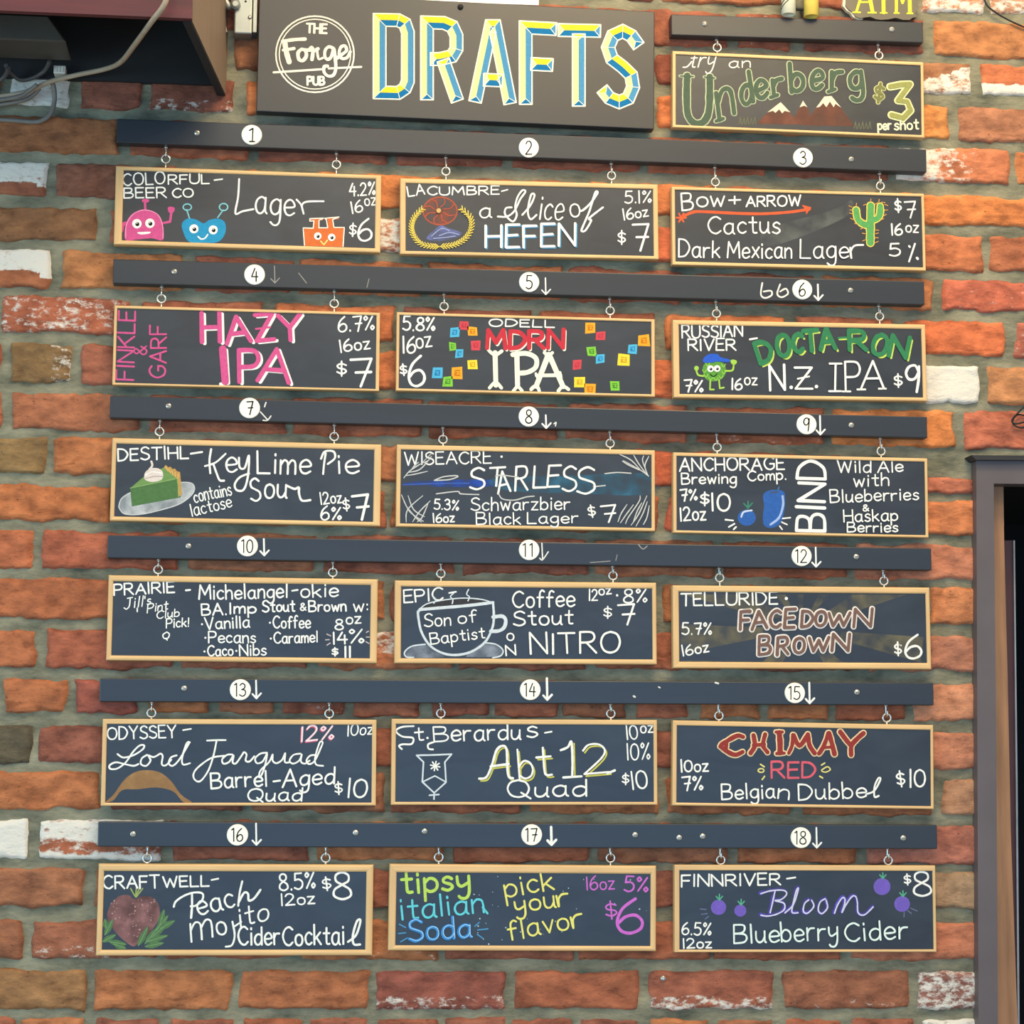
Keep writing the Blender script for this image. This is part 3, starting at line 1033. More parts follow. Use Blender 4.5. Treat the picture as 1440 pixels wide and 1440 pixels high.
def plate_px(bm, x0, y0, x1, y1, yf, yb, bev=0.001):
    a, b_ = atY(x0, y1, yf), atY(x1, y0, yf)
    box(bm, (a.x, yf, a.z), (b_.x, yb, b_.z), bev)


def screw_head(bm, p, r=0.0035, h=0.0022, mi=0, y=0.0):
    lathe(bm, [(r, 0), (r, -h * .5), (r * .8, -h), (r * .35, -h * 1.15)], 14, 'y', (p.x, y, p.z), mi)


jb = thing('junction_box', 'galvanised steel junction box beside the left edge of the big sign', 'junction box', Matrix.Identity(4))
bm = bmesh.new()
plate_px(bm, 329, -50, 356, 46.5, -0.03, 0.006, 0.002)
link('body', bm, M_galv, jb)
bm = bmesh.new()
plate_px(bm, 355, -50, 363, 45.5, -0.022, 0.006, 0.001)
link('side_flange', bm, M_galv, jb)
bm = bmesh.new()
screw_head(bm, atY(351.5, 24.5, -.03), 0.003, .002, 0, -0.03)
link('screw', bm, M_screw, jb)
bm = bmesh.new()
screw_head(bm, atY(345.5, 2, -.03), 0.0015, .001, 0, -0.03)
link('knockout_hole', bm, M_blk, jb)
bm = bmesh.new()
prism_px(bm, [(305, -50), (312, -50), (311, 6), (320, 45), (300, 45), (296, 30)], -0.016, 0.006)
tag(link('bracket_plate', bm, mat('worn_steel', (140, 132, 118), rough=0.5, metal=0.4, var=.3, scale=25)), 'dull steel bracket plate between the cabinet side and the galvanised box', 'bracket')
bm = bmesh.new()
tube(bm, [atY(316, -40, -.018), atY(317, 2, -.018), atY(322, 10, -.018), atY(329, 9, -.018)], 0.0055, 10)
lathe(bm, [(.004, 0), (.0075, .001), (.0075, -.008), (.004, -.009)], 8, 'y', tuple(atY(331, 8, -.03)))
tag(link('conduit_fitting', bm, M_galv), 'grey conduit elbow entering the left side of the galvanised box', 'conduit')

# ------------------------------------------------------------------ things along the top edge
a, b_ = atY(531, 7, -0.012), atY(757, -60, -0.012)
bm = bmesh.new()
prism_px(bm, [(520, -60), (757, -60), (757.5, 7.2), (520, -1)], -0.008, -0.003)
tag(link('white_placard', bm, mat('white_card', (246, 243, 232), rough=0.7, var=.02)), 'white card sheet on the wall directly above the big sign', 'card')

M_tubec = mat('cream_tube', (240, 234, 204), rough=0.5, var=.05)
M_tubey = mat('yellow_tube', (248, 214, 96), rough=0.45, var=.05)
M_hole = mat('tube_hollow', (26, 22, 22), rough=0.8)
ttops = []


def round_tube(cx, cyb, rpx, m, label, stripes=False):
    c = atY(cx, cyb, -0.03)
    r = rpx * 0.001 * 1.0
    t = thing('hanging_tube', label, 'tube', Matrix.Translation(c), 'tubes hanging above the short rail')
    b = bmesh.new()
    n = 28
    H = 0.10
    prof = [(r * .86, 0.012), (r * .86, 0.0), (r, 0.0), (r, H), (r * .5, H)]
    rings = [[b.verts.new((rr * math.cos(2 * PI * j / n), rr * math.sin(2 * PI * j / n), h)) for j in range(n)] for rr, h in prof]
    for A, B in zip(rings, rings[1:]):
        for j in range(n):
            f = b.faces.new((A[j], A[(j + 1) % n], B[(j + 1) % n], B[j]))
            f.smooth = True
    bmesh.ops.recalc_face_normals(b, faces=b.faces[:])
    link('shell', b, m, t)
    b = bmesh.new()
    lathe(b, [(r * .85, .010), (r * .85, .013)], n, 'z')
    link('dark_end', b, M_hole, t)
    if stripes:
        b = bmesh.new()
        for k, (z0, dz) in enumerate(((.008, .026), (.014, .026), (.044, .03), (.05, .03))):
            P = []
            for i in range(9):
                aa = -PI + PI * i / 8
                P.append((r * 1.012 * math.cos(aa), r * 1.012 * math.sin(aa), z0 + dz * i / 8))
            tube(b, P, 0.0009, 6)
        link('band_marking', b, mat('band_olive', (96, 88, 58), rough=.6), t)
    return t


t1 = round_tube(1109, 21, 10.5, M_tubec, 'cream tube with dark slanting bands above the short rail', True)
t2 = round_tube(1141, 23.5, 11, M_tubey, 'plain yellow tube above the short rail, right of the banded one')
bm = bmesh.new()
tube(bm, [atY(1115, 13, -.026), atY(1138, 13.5, -.026)], .0022, 8)
tube(bm, [atY(1126.5, 13, -.026), atY(1126.5, 13, .002)], .0022, 8)
tag(link('tube_peg', bm, M_blk), 'short dark peg joining the banded and the yellow tube to the wall', 'peg')

# ATM sign with a torn lower edge
atm = thing('atm_sign', 'ragged dark plaque with yellow ATM lettering, cut off by the top edge', 'sign', Matrix.Identity(4))
bm = bmesh.new()
edge = [(1192, -60), (1190, -5), (1189, 8), (1194, 14), (1199, 17), (1203, 23), (1209, 26), (1216, 24.5), (1224, 23.5), (1232, 27), (1240, 28), (1250, 27), (1260, 25), (1270, 28), (1279, 28), (1283, 25), (1289, 24), (1287, 17), (1291, 10), (1290, -8), (1292, -60)]
prism_px(bm, edge, -0.016, -0.006)
link('plaque', bm, mat('plaque_slate', (96, 90, 74), rough=.6, var=.15, scale=18), atm)
bm = bmesh.new()
eo = [(1189, -60), (1186.5, -5), (1185, 8), (1191, 15), (1196, 18), (1200, 24), (1208, 28), (1214, 27), (1203, 17), (1196, 10), (1196, -60)]
prism_px(bm, eo, -0.0135, -0.0055)
link('torn_edge', bm, mat('torn_card', (226, 216, 186), rough=.8), atm)
ink = Ink((1080, 0, 6.0), -0.0162, Matrix.Identity(4), -0.0162, 0.00101)
Yc = (238, 232, 60)
ink.line([(745, 100), (830, -170)], 22, Yc)
ink.line([(882, 100), (830, -170)], 34, Yc)
ink.line([(775, 18), (862, 18)], 16, Yc)
for a_ in ((710, 785), (838, 918), (942, 1008), (1058, 1112), (1168, 1226)):
    ink.line([(a_[0] + 6, 104 + (a_[0] - 710) * .02), (a_[1] - 6, 104 + (a_[0] - 710) * .02)], 13, Yc)
ink.line([(975, 105), (972, -160)], 34, Yc)
ink.line([(925, -150), (925, -165), (1020, -165), (1020, -150)], 16, Yc)
ink.line([(1082, 105), (1084, -160)], 26, Yc)
ink.line([(1197, 105), (1192, -160)], 34, Yc)
ink.line([(1084, -160), (1134, 25), (1192, -160)], 26, Yc)
ink.build('lettering', atm, 'yellow ATM lettering')

# loose wires on the right and a screw in the brick
cable('thin_wire', [(1378, -25, -.010), (1386, 4, -.010), (1398, 16, -.010), (1418, 28, -.010), (1445, 40, -.010), (1470, 48, -.010)], 0.0014, M_blk, 'thin black wire running diagonally down the brick at the top right corner')
cable('wire_loop', [(1445, 568, -.014), (1432, 580, -.014), (1423, 591, -.012), (1428, 596, -.012), (1442, 593, -.012), (1458, 590, -.012), (1440, 601, -.012), (1428, 599, -.012), (1424, 592, -.010), (1432, 583, -.010), (1452, 588, -.010)], 0.0013, M_blk,
      'thin black wire loop hanging on the brick above the door casing')
bm = bmesh.new()
screw_head(bm, atY(932.5, 1376, -.006), .0042, .003, 0, -.0055)
lathe(bm, [(.0016, .0), (.0016, .02)], 8, 'y', (atY(932.5, 1376).x, -.006, atY(932.5, 1376).z))
tag(link('wall_screw', bm, M_screw), 'single steel screw in the brick below the lowest row of boards', 'screw')

# ------------------------------------------------------------------ rails and boards: shared builders
def rect_fit(px, y):
    P = [atY(x, v, y) for x, v in px]      # TL TR BR BL
    c = (P[0] + P[1] + P[2] + P[3]) / 4
    ax = (P[1] - P[0]) + (P[2] - P[3])
    ang = math.atan2(ax.z, ax.x)
    X = Vector((math.cos(ang), 0, math.sin(ang)))
    Z = Vector((-math.sin(ang), 0, math.cos(ang)))
    w = ((P[1] - P[0]).dot(X) + (P[2] - P[3]).dot(X)) / 2
    h = ((P[0] - P[3]).dot(Z) + (P[1] - P[2]).dot(Z)) / 2
    M = Matrix(((X.x, 0, Z.x, c.x), (0, 1, 0, y), (X.z, 0, Z.z, c.z), (0, 0, 0, 1)))
    return M, w, h


M_rail = mat('rail_paint', (36, 41, 48), rough=0.38, var=0.10, scale=9, stretch=(0.5, 4, 5), spec=0.5, bump=0.06)
M_sign = mat('sign_paint', (42, 43, 45), rough=0.38, var=0.08, scale=8, spec=0.5, bump=0.04)
M_woodh = mat('frame_pine_rails', (214, 176, 122), rough=0.55, var=0.14, scale=26, stretch=(0.35, 3, 3.5), bump=0.08)
M_woodv = mat('frame_pine_stiles', (208, 172, 120), rough=0.55, var=0.14, scale=26, stretch=(3.5, 3, 0.35), bump=0.08)
M_wire = mat('bright_zinc_wire', (214, 212, 204), rough=0.28, metal=0.85, var=.05)
M_disc = mat('disc_white', (243, 240, 224), rough=0.5, var=.03)


def slate_material():
    m = bpy.data.materials.new('slate_black')
    m.use_nodes = True
    nt = m.node_tree
    L = nt.links.new
    b = nt.nodes['Principled BSDF']
    tc = nd(nt, 'ShaderNodeTexCoord')
    mp = nd(nt, 'ShaderNodeMapping')
    mp.inputs['Rotation'].default_value = (0, 0.5, 0)
    mp.inputs['Scale'].default_value = (1.0, 1, 2.4)
    L(tc.outputs['Object'], mp.inputs['Vector'])
    n = nd(nt, 'ShaderNodeTexNoise')
    n.inputs['Scale'].default_value = 11
    n.inputs['Detail'].default_value = 7
    n.inputs['Distortion'].default_value = 0.8
    L(mp.outputs[0], n.inputs['Vector'])
    r = nd(nt, 'ShaderNodeValToRGB')
    r.color_ramp.elements[0].position = 0.38
    r.color_ramp.elements[0].color = lin((18, 23, 30)) + (1,)
    r.color_ramp.elements[1].position = 0.80
    r.color_ramp.elements[1].color = lin((36, 42, 50)) + (1,)
    L(n.outputs['Fac'], r.inputs['Fac'])
    L(r.outputs['Color'], b.inputs['Base Color'])
    b.inputs['Roughness'].default_value = 0.40
    b.inputs['Specular IOR Level'].default_value = 0.65
    return m


M_slate = slate_material()
Y_RAIL = -0.026
Y_BOARD = -0.021


def make_rail(px, label, screws, discs, hooks, arrows):
    M, w, h = rect_fit(px, Y_RAIL)
    inv = M.inverted()
    t = thing('hanging_rail', label, 'rail', M, 'dark wooden rails on the brick wall')
    bm = bmesh.new()
    box(bm, (-w / 2, 0, -h / 2), (w / 2, 0.0195, h / 2), 0.0012, 2)
    link('rail_bar', bm, M_rail, t)
    for sx, sy in screws:
        bm = bmesh.new()
        screw_head(bm, inv @ atY(sx, sy, Y_RAIL), 0.0040, .0018, 0, 0.0)
        p = inv @ atY(sx, sy, Y_RAIL)
        box(bm, (p.x - .0026, -.00225, p.z - .0004), (p.x + .0026, -.0020, p.z + .0004), 0, 1, 1)
        link('screw', bm, [M_screw, M_blk], t)
    for num, cx, cy in discs:
        p = inv @ atY(cx, cy, Y_RAIL)
        bm = bmesh.new()
        lathe(bm, [(.0146, 0), (.0146, -.0018), (.0140, -.0022)], 40, 'y', (p.x, 0, p.z))
        dsc = link('number_disc', bm, M_disc, t)
        ik = Ink((0, 0, 1.0), Y_RAIL - .0022, inv, -.0022, 0.00101)
        s = str(num)
        if len(s) == 1:
            wd = 8.5
            ik.text(s, cx - wd / 2 if s != '1' else cx, cy + 9, cx + wd / 2, cy + 9.2, 18.5, 1.9, (28, 28, 28), jit=0.3)
            if s == '1':
                ik.line([(cx - 3.2, cy - 6.5), (cx + .8, cy - 9)], 1.9, (28, 28, 28))
                ik.line([(cx - 3, cy + 9), (cx + 4, cy + 9.2)], 1.9, (28, 28, 28))
        else:
            ik.text('1', cx - 6.2, cy + 9, cx - 5.2, cy + 9, 18, 1.7, (28, 28, 28), jit=0)
            if s[1] == '1':
                ik.text('1', cx + 3.4, cy + 9, cx + 4.4, cy + 9, 18, 1.7, (28, 28, 28), jit=0)
                for ox in (-6, 3.6):
                    ik.line([(cx + ox - 2.4, cy - 7), (cx + ox + .6, cy - 9)], 1.7, (28, 28, 28))
            else:
                ik.text(s[1], cx - 1.2, cy + 9, cx + 7.2, cy + 9.2, 18, 1.7, (28, 28, 28), jit=0)
                ik.line([(cx - 8, cy - 7), (cx - 5.4, cy - 9)], 1.7, (28, 28, 28))
        ik.build('numeral', dsc)
    for pts, wd in arrows:
        ik = Ink((0, 0, 1.0), Y_RAIL, inv, 0, 0.00101)
        if isinstance(pts, str):
            for seg in pts.split('|'):
                ik.line([tuple(float(v) for v in q.split(',')) for q in seg.split()], wd, (222, 222, 214) if wd > 1.5 else (150, 148, 142), smooth=True)
        else:
            x, y0, y1 = pts
            WH = WHITE if wd > 1.5 else (150, 148, 140)
            ik.line([(x, y0), (x + .6, y1)], wd, WH)
            ik.line([(x - 5, y1 - 6), (x + .6, y1), (x + 7, y1 - 7)], wd, WH)
        ik.build('chalk_arrow' if not isinstance(pts, str) else 'chalk_scribble', t)
    for hx, hy in hooks:
        c = inv @ atY(hx, hy, -0.013)
        dy = -0.013 - Y_RAIL
        yb = dy + .0036
        zt = -h / 2
        pts = [(c.x, yb, zt + .004), (c.x, yb, zt - .002), (c.x, yb, c.z + .0060), (c.x, yb - .0006, c.z + .0038), (c.x, dy, c.z + .0028), (c.x, dy - .0033, c.z + .0042), (c.x, dy - .0036, c.z + .0078), (c.x + .0004, dy - .0028, c.z + .0098)]
        bm = bmesh.new()
        tube(bm, catmull(pts, 5), .00115, 8)
        lathe(bm, [(.0030, zt + .0004), (.0030, zt - .0008), (.0014, zt - .0016)], 12, 'z', (c.x, yb, 0))
        bmesh.ops.recalc_face_normals(bm, faces=bm.faces[:])
        link('screw_hook', bm, M_wire, t)
    return t


def make_board(px, fw, label, hooks, smear=None):
    M, w, h = rect_fit(px, Y_BOARD)
    # the measured outline includes the underside seen from below
    under = max(0.0, 0.0135 * (M.translation.z - h / 2 - CAM_Z) / 3.0)
    h -= under
    M.translation.z += under / 2
    inv = M.inverted()
    t = thing('chalkboard', label, 'chalkboard', M, 'framed chalkboards hanging on hooks')
    l, tp, r, b = [v * 0.00101 for v in fw]
    D = 0.0135

    def loop(o, y, inner=False):
        if inner:
            return [(-w / 2 + l + o, y, h / 2 - tp - o), (w / 2 - r - o, y, h / 2 - tp - o), (w / 2 - r - o, y, -h / 2 + b + o), (-w / 2 + l + o, y, -h / 2 + b + o)]
        return [(-w / 2 + o, y, h / 2 - o), (w / 2 - o, y, h / 2 - o), (w / 2 - o, y, -h / 2 + o), (-w / 2 + o, y, -h / 2 + o)]
    e = min(.0034, min(l, tp, r, b) * .36)
    loops = [loop(0, D), loop(0, e), loop(e * .3, e * .3), loop(e, 0), loop(-e, 0, True), loop(-e * .3, e * .3, True), loop(0, e, True), loop(0, D, True)]
    bm = bmesh.new()
    V = [[bm.verts.new(p) for p in lp] for lp in loops]
    for k in range(len(V)):
        A, B = V[k], V[(k + 1) % len(V)]
        for i in range(4):
            f = bm.faces.new((A[i], A[(i + 1) % 4], B[(i + 1) % 4], B[i]))
            f.material_index = 0 if i in (0, 2) else 1
    bmesh.ops.recalc_face_normals(bm, faces=bm.faces[:])
    link('frame', bm, [M_woodh, M_woodv], t)
    bm = bmesh.new()
    box(bm, (-w / 2 + l * .5, .0022, -h / 2 + b * .5), (w / 2 - r * .5, .0110, h / 2 - tp * .5))
    slate = link('slate', bm, M_slate, t)
    for hx, hy in hooks:
        c = inv @ atY(hx, hy, -0.013)
        dy = -0.013 - Y_BOARD
        bm = bmesh.new()
        R_ = .0058
        n = 22
        tube(bm, [(c.x + R_ * math.cos(2 * PI * i / n), dy, c.z + R_ * math.sin(2 * PI * i / n)) for i in range(n)], .00125, 8, closed=True)
        if c.z - R_ > h / 2 - .004:
            tube(bm, [(c.x, dy, c.z - R_), (c.x, dy, h / 2 - .004)], .0012, 8)
            lathe(bm, [(.0022, h / 2 + .0001), (.0022, h / 2 + .0009)], 10, 'z', (c.x, dy, 0))
        bmesh.ops.recalc_face_normals(bm, faces=bm.faces[:])
        link('eye_screw', bm, M_wire, t)
    per = w / ((px[1][0] - px[0][0] + px[2][0] - px[3][0]) / 2)

    def ink(frame):
        return Ink(frame, Y_BOARD + .0022, inv, .0022, per)
    return t, slate, ink


# ------------------------------------------------------------------ the seven rails
def A(x, y0, y1, w=2.4):
    return ((x, y0, y1), w)


R1 = make_rail([(164, 167), (1303, 209.5), (1303, 242.5), (164, 200)], 'long dark rail carrying discs 1, 2 and 3, right under the big sign', [(277, 187), (1197, 224)],
               [(1, 354, 190), (2, 743.5, 208), (3, 1129, 222)], [(233, 223.5), (473, 231.5), (627, 241), (860, 247), (1006, 256), (1238, 261.5)], [])
R2 = make_rail([(159, 364.5), (1300, 395.5), (1300, 429), (159, 398)], 'long dark rail carrying discs 4, 5 and 6, with faint chalk arrows', [(245, 382), (1196, 408.5)],
               [(4, 358, 386.5), (5, 744, 397), (6, 1128, 407.5)], [(227, 420), (470, 427), (624.5, 431), (858, 437), (1007.5, 441), (1237, 445)],
               [A(386, 374, 398, 1.4), A(767, 391, 414, 1.8), A(1150, 400, 422), ('1072,398 1070,414 1076,419 1085,415 1084,409 1074,410|1097,400 1093,413 1099,418 1108,413 1105,406 1097,410', 2.4), ('420,384 431,398', 1.2), ('519,392 516,404', 1.0)])
R3 = make_rail([(154.5, 557), (1304, 585.5), (1304, 616.5), (154.5, 587)], 'long dark rail carrying discs 7, 8 and 9', [(237, 571), (1197, 598)],
               [(7, 351, 574), (8, 743.5, 586), (9, 1134, 597)], [(224.5, 607), (470, 614), (623, 618), (858, 623.5), (1008.5, 629), (1239, 634.5)],
               [('366,579 376,590|381,585 376,591 370,591|374,566 372,572', 1.8), A(767.5, 584, 602), A(1153, 585, 611), ('779,596 782,594 781,599', 1.6)])
R4 = make_rail([(151, 753), (1310, 770.5), (1310, 802.5), (151, 784)], 'long dark rail carrying discs 10, 11 and 12', [(265, 768), (1204, 783)],
               [(10, 348, 768), (11, 744, 773.5), (12, 1127, 782)], [(222.5, 801), (468, 805), (620, 806.5), (862, 809.5), (1012, 812.5), (1243, 817)],
               [A(371, 758, 781), ('762,764 763,786|759,785 763,787 771,776', 1.8), A(1147, 770, 797), ('898,766 904,772 910,768', 1.5), ('830,791 845,790 858,789', 1.2), ('866,788 868,780', 1.0)])
R5 = make_rail([(140, 954), (1313, 960), (1313, 992), (140, 986.5)], 'long dark rail carrying discs 13, 14 and 15', [(259, 968), (1205, 973.5)],
               [(13, 338, 970), (14, 745.5, 970), (15, 1117.5, 974.5)], [(213, 1002.5), (463, 1003.5), (620, 1003), (859, 1003.5), (1011, 1006.5), (1247, 1009.5)],
               [A(360, 957, 982), A(769, 954, 984, 3), A(1138, 960, 989, 2.8), ('926,966 928,967', 2), ('1006,960 1010,961', 2.4), ('891,979 893,980', 2.4)])
R6 = make_rail([(137.5, 1156), (1318, 1159.5), (1318, 1194.5), (137.5, 1190)], 'lowest long dark rail, carrying discs 16, 17 and 18',
               [(187, 1173), (500, 1171), (597, 1169), (893, 1174), (955, 1178), (988, 1176), (1270, 1178.5)],
               [(16, 334, 1174), (17, 747.5, 1174), (18, 1126, 1178)], [(207, 1207), (458, 1206.5), (617, 1205.5), (858.5, 1206.5), (1013.5, 1209.5), (1249, 1210)],
               [A(360, 1158, 1188), A(775, 1163, 1188, 3.4), A(1148, 1164, 1192)])
R7 = make_rail([(944, 20), (1298, 31.5), (1298, 60), (944, 49)], 'short dark rail at the upper right, above the mountain drawing board', [(991, 33.5), (1254, 41.5)], [], [(1008.5, 67), (1236, 78)], [])

# ------------------------------------------------------------------ the big painted sign
Y_SIGN = -0.026
Ms, ws, hs = rect_fit([(365, -12), (921.5, 16), (919, 182), (360, 156)], Y_SIGN)
inv = Ms.inverted()
sign = thing('bar_sign', 'big dark sign with DRAFTS in faceted yellow and blue letters and a round white emblem', 'sign', Ms)
bm = bmesh.new()
box(bm, (-ws / 2, 0, -hs / 2), (ws / 2, 0.0195, hs / 2), 0.0012, 2)
panel = link('panel', bm, M_sign, sign)
bm = bmesh.new()
p = inv @ atY(647.5, 10, Y_SIGN)
screw_head(bm, p, .0042, .003, 0, 0)
link('screw', bm, M_blk, sign)
PER = ws / 557.0
CR = (246, 240, 220)
ik = Ink((320, 0, 4.5), Y_SIGN, inv, 0, PER)
ik.ring(553, 343, 247, 10, CR, ry=241)
ik.ring(553, 343, 226, 7, CR, ry=221)
ik.build('emblem_ring', panel)
ik = Ink((320, 0, 4.5), Y_SIGN, inv, 0, PER)
ik.text('THE', 500, 205, 626, 210, 56, 14, CR, jit=.2)
ik.text('PUB', 506, 537, 612, 537, 50, 14, CR, jit=.2)
ik.line([(292, 458), (600, 438)], 13, CR)
ik.line([(640, 433), (846, 423)], 13, CR)
# the script word, each letter drawn as connected pen strokes
sw = 26
ik.line([(348, 262), (420, 252), (490, 248)], 22, CR, 2, True)
ik.line([(362, 268), (372, 330), (390, 392)], 32, CR, 2, True)
ik.line([(352, 318), (395, 312), (420, 308)], 20, CR, 2, True)
ik.line([(468, 312), (446, 336), (452, 376), (476, 384), (498, 356), (492, 322), (468, 312), (500, 318), (530, 318)], 22, CR, 2, True)
ik.line([(520, 314), (532, 302), (540, 318), (538, 350), (534, 378)], 22, CR, 2, True)
ik.line([(534, 312), (550, 322), (572, 310)], 22, CR, 2, True)
ik.line([(566, 314), (570, 350), (578, 376), (602, 368)], 15, CR, 2, True)
ik.line([(668, 306), (640, 298), (618, 320), (616, 360), (634, 378), (656, 360), (672, 310), (682, 380), (684, 440), (668, 478), (634, 482), (610, 456), (612, 424), (632, 420)], 20, CR, 2, True)
ik.line([(690, 372), (716, 352), (752, 322), (742, 292), (716, 302), (706, 342), (724, 372), (756, 366), (776, 330)], 20, CR, 2, True)
ik.build('emblem_lettering', panel)

FACE = {'t': (250, 216, 40), 'b': (20, 112, 172), 'l': (208, 226, 150), 'r': (70, 142, 190)}
BORD = (242, 240, 214)


def bevel_letter(ik, paths, hw, closed=False):
    """painted bevel: each half of a stroke takes the colour of the way it faces, edges lined in cream"""
    for pts, cl in paths:
        P = [Vector(q) for q in pts]
        n = len(P)
        Lf, Rt = [], []
        for i in range(n):
            if cl:
                d0, d1 = (P[i] - P[i - 1]).normalized(), (P[(i + 1) % n] - P[i]).normalized()
            else:
                d1 = (P[i + 1] - P[i]).normalized() if i < n - 1 else (P[i] - P[i - 1]).normalized()
                d0 = (P[i] - P[i - 1]).normalized() if i else d1
            n0, n1 = Vector((d0.y, -d0.x)), Vector((d1.y, -d1.x))
            m_ = (n0 + n1).normalized()
            k = hw / max(.5, m_.dot(n1))
            Lf.append(P[i] + m_ * k)
            Rt.append(P[i] - m_ * k)
        segs = n if cl else n - 1
        for i in range(segs):
            j = (i + 1) % n
            d = (P[j] - P[i]).normalized()
            nl = Vector((d.y, -d.x))
            for side, nn in ((Lf, nl), (Rt, -nl)):
                if abs(nn.y) > abs(nn.x):
                    c = FACE['t'] if nn.y < 0 else FACE['b']
                else:
                    c = FACE['l'] if nn.x < 0 else FACE['r']
                ik.fill([tuple(P[i]), tuple(P[j]), tuple(side[j]), tuple(side[i])], c, 2, False)
        for side in (Lf, Rt):
            q = [tuple(v) for v in side] + ([tuple(side[0])] if cl else [])
            ik.line(q, 8, BORD, 4)
        if not cl:
            for e, s in ((0, 1), (n - 1, -1)):
                d = (P[e] - P[e + s]).normalized()
                a, b_, c_ = Lf[e], Rt[e], P[e] - d * hw * .9
                c = FACE['t'] if d.y < -.5 else FACE['b'] if d.y > .5 else (FACE['r'] if d.x > 0 else FACE['l'])
                ik.fill([tuple(a), tuple(b_), tuple(c_)], c, 3, False)
                ik.line([tuple(a), tuple(b_)], 8, BORD, 4)
                ik.line([tuple(a), tuple(c_), tuple(b_)], 4, BORD, 4)
        for i in range(n if cl else n - 2):
            k = i if cl else i + 1
            d0 = (P[k] - P[k - 1]).normalized()
            d1 = (P[(k + 1) % n] - P[k]).normalized()
            if d0.dot(d1) < .9:
                ik.line([tuple(Lf[k]), tuple(P[k]), tuple(Rt[k])], 4, BORD, 4)


F2 = (620, 0, 4.5)
LET = [
 [([(-388, 585), (-388, 126), (-270, 128), (-228, 150), (-209, 205), (-209, 515), (-228, 560), (-270, 588)], True)],
 [([(-88, 632), (-88, 142), (18, 145), (72, 168), (98, 225), (98, 310), (70, 356), (-10, 374), (-66, 374)], False), ([(14, 380), (104, 640)], False)],
 [([(216, 645), (316, 165), (342, 165), (438, 656)], False), ([(270, 505), (390, 510)], False)],
 [([(537, 660), (536, 174), (730, 184)], False), ([(570, 405), (708, 412)], False)],
 [([(742, 190), (1010, 196)], False), ([(872, 215), (872, 672)], False)],
 [([(1252, 292), (1205, 226), (1150, 198), (1088, 226), (1058, 300), (1082, 372), (1150, 424), (1204, 476), (1216, 550), (1186, 622), (1128, 646), (1066, 620), (1020, 562)], False)],
]
for L_ in LET:
    ik = Ink(F2, Y_SIGN, inv, 0, PER)
    bevel_letter(ik, L_, 40)
    ik.build('painted_letter', panel)

# ------------------------------------------------------------------ chalkboards, row by row
PINK = (218, 80, 142)
BLUE = (40, 150, 200)
ORNG = (226, 110, 52)
BLK = (24, 24, 26)
YEL = (246, 220, 70)
GRN = (110, 190, 80)


def eyes(k, pts, r):
    for x, y in pts:
        k.disc(x, y, r, WHITE, 3)
        k.disc(x + r * .1, y + r * .1, r * .42, BLK, 4)
        k.disc(x + r * .0, y - r * .1, r * .12, WHITE, 5)


# 1
t, s, I = make_board([(164.5, 233), (537, 246), (534, 358.5), (158, 346.5)], (11, 6, 8, 6.5), 'framed chalkboard under disc 1, with pink, blue and orange chalk creatures', [(233, 223.5), (473, 231.5)])
F = (140, 160, 3.4286)
k = I(F)
k.text('COLO', 114, 346, 316, 338, 58, 8)
k.text('RFUL', 332, 340, 528, 336, 44, 8)
k.line([(554, 320), (592, 315)], 7, WHITE)
k.text('BEER', 118, 406, 322, 404, 50, 8)
k.text('CO', 352, 404, 452, 402, 42, 8)
k.build('brewery_lettering', s)
k = I(F)
k.line([(673, 315), (668, 400), (655, 480), (690, 470), (742, 460)], 9, WHITE, smooth=True)
k.text('age', 752, 482, 938, 490, 124, 10)
k.line([(950, 414), (972, 440), (984, 482), (976, 442), (1000, 424), (1080, 422)], 9, WHITE, smooth=True)
k.build('beer_lettering', s)
k = I(F)
k.text('4.2%', 1206, 395, 1328, 392, 62, 8)
k.text('16', 1218, 480, 1270, 472, 56, 8)
k.text('oz', 1280, 444, 1332, 440, 55, 7)
k.text('$', 1205, 590, 1236, 590, 62, 8)
k.text('6', 1247, 610, 1312, 610, 108, 11)
k.build('price_lettering', s)
k = I(F)
k.fill([(124, 606), (126, 535), (150, 490), (190, 466), (225, 462), (268, 476), (298, 515), (307, 606), (250, 600), (180, 606)], PINK)
k.line([(221, 465), (219, 425)], 10, PINK)
k.disc(222, 419, 18, PINK, ry=10)
k.line([(305, 527), (340, 520), (347, 470)], 11, PINK)
k.fill([(330, 452), (345, 448), (362, 455), (358, 472), (345, 480), (332, 472)], PINK)
k.fill([(128, 520), (102, 530), (98, 558), (112, 570), (120, 540), (130, 538)], PINK)
k.line([(126, 600), (130, 535), (165, 482), (222, 464), (280, 486), (304, 540), (306, 602)], 4, (255, 150, 190), 3, True)
eyes(k, [(180, 530), (243, 528)], 23)
k.fill([(183, 572), (242, 569), (238, 578), (200, 582)], WHITE, 3)
k.build('pink_creature_drawing', s)
k = I(F)
k.fill([(402, 565), (398, 528), (425, 505), (465, 510), (502, 528), (530, 512), (575, 506), (606, 528), (604, 580), (570, 618), (500, 622), (430, 616)], BLUE)
k.line([(434, 505), (420, 462)], 6, (120, 200, 210))
k.ring(423, 450, 20, 6, (120, 200, 210), ry=15)
k.line([(570, 500), (596, 464)], 6, (120, 200, 210))
k.ring(598, 450, 20, 6, (120, 200, 210), ry=17)
eyes(k, [(455, 555), (548, 560)], 22)
k.line([(475, 592), (490, 604), (508, 600), (522, 582)], 7, WHITE, 3, True)
k.build('blue_creature_drawing', s)
k = I(F)
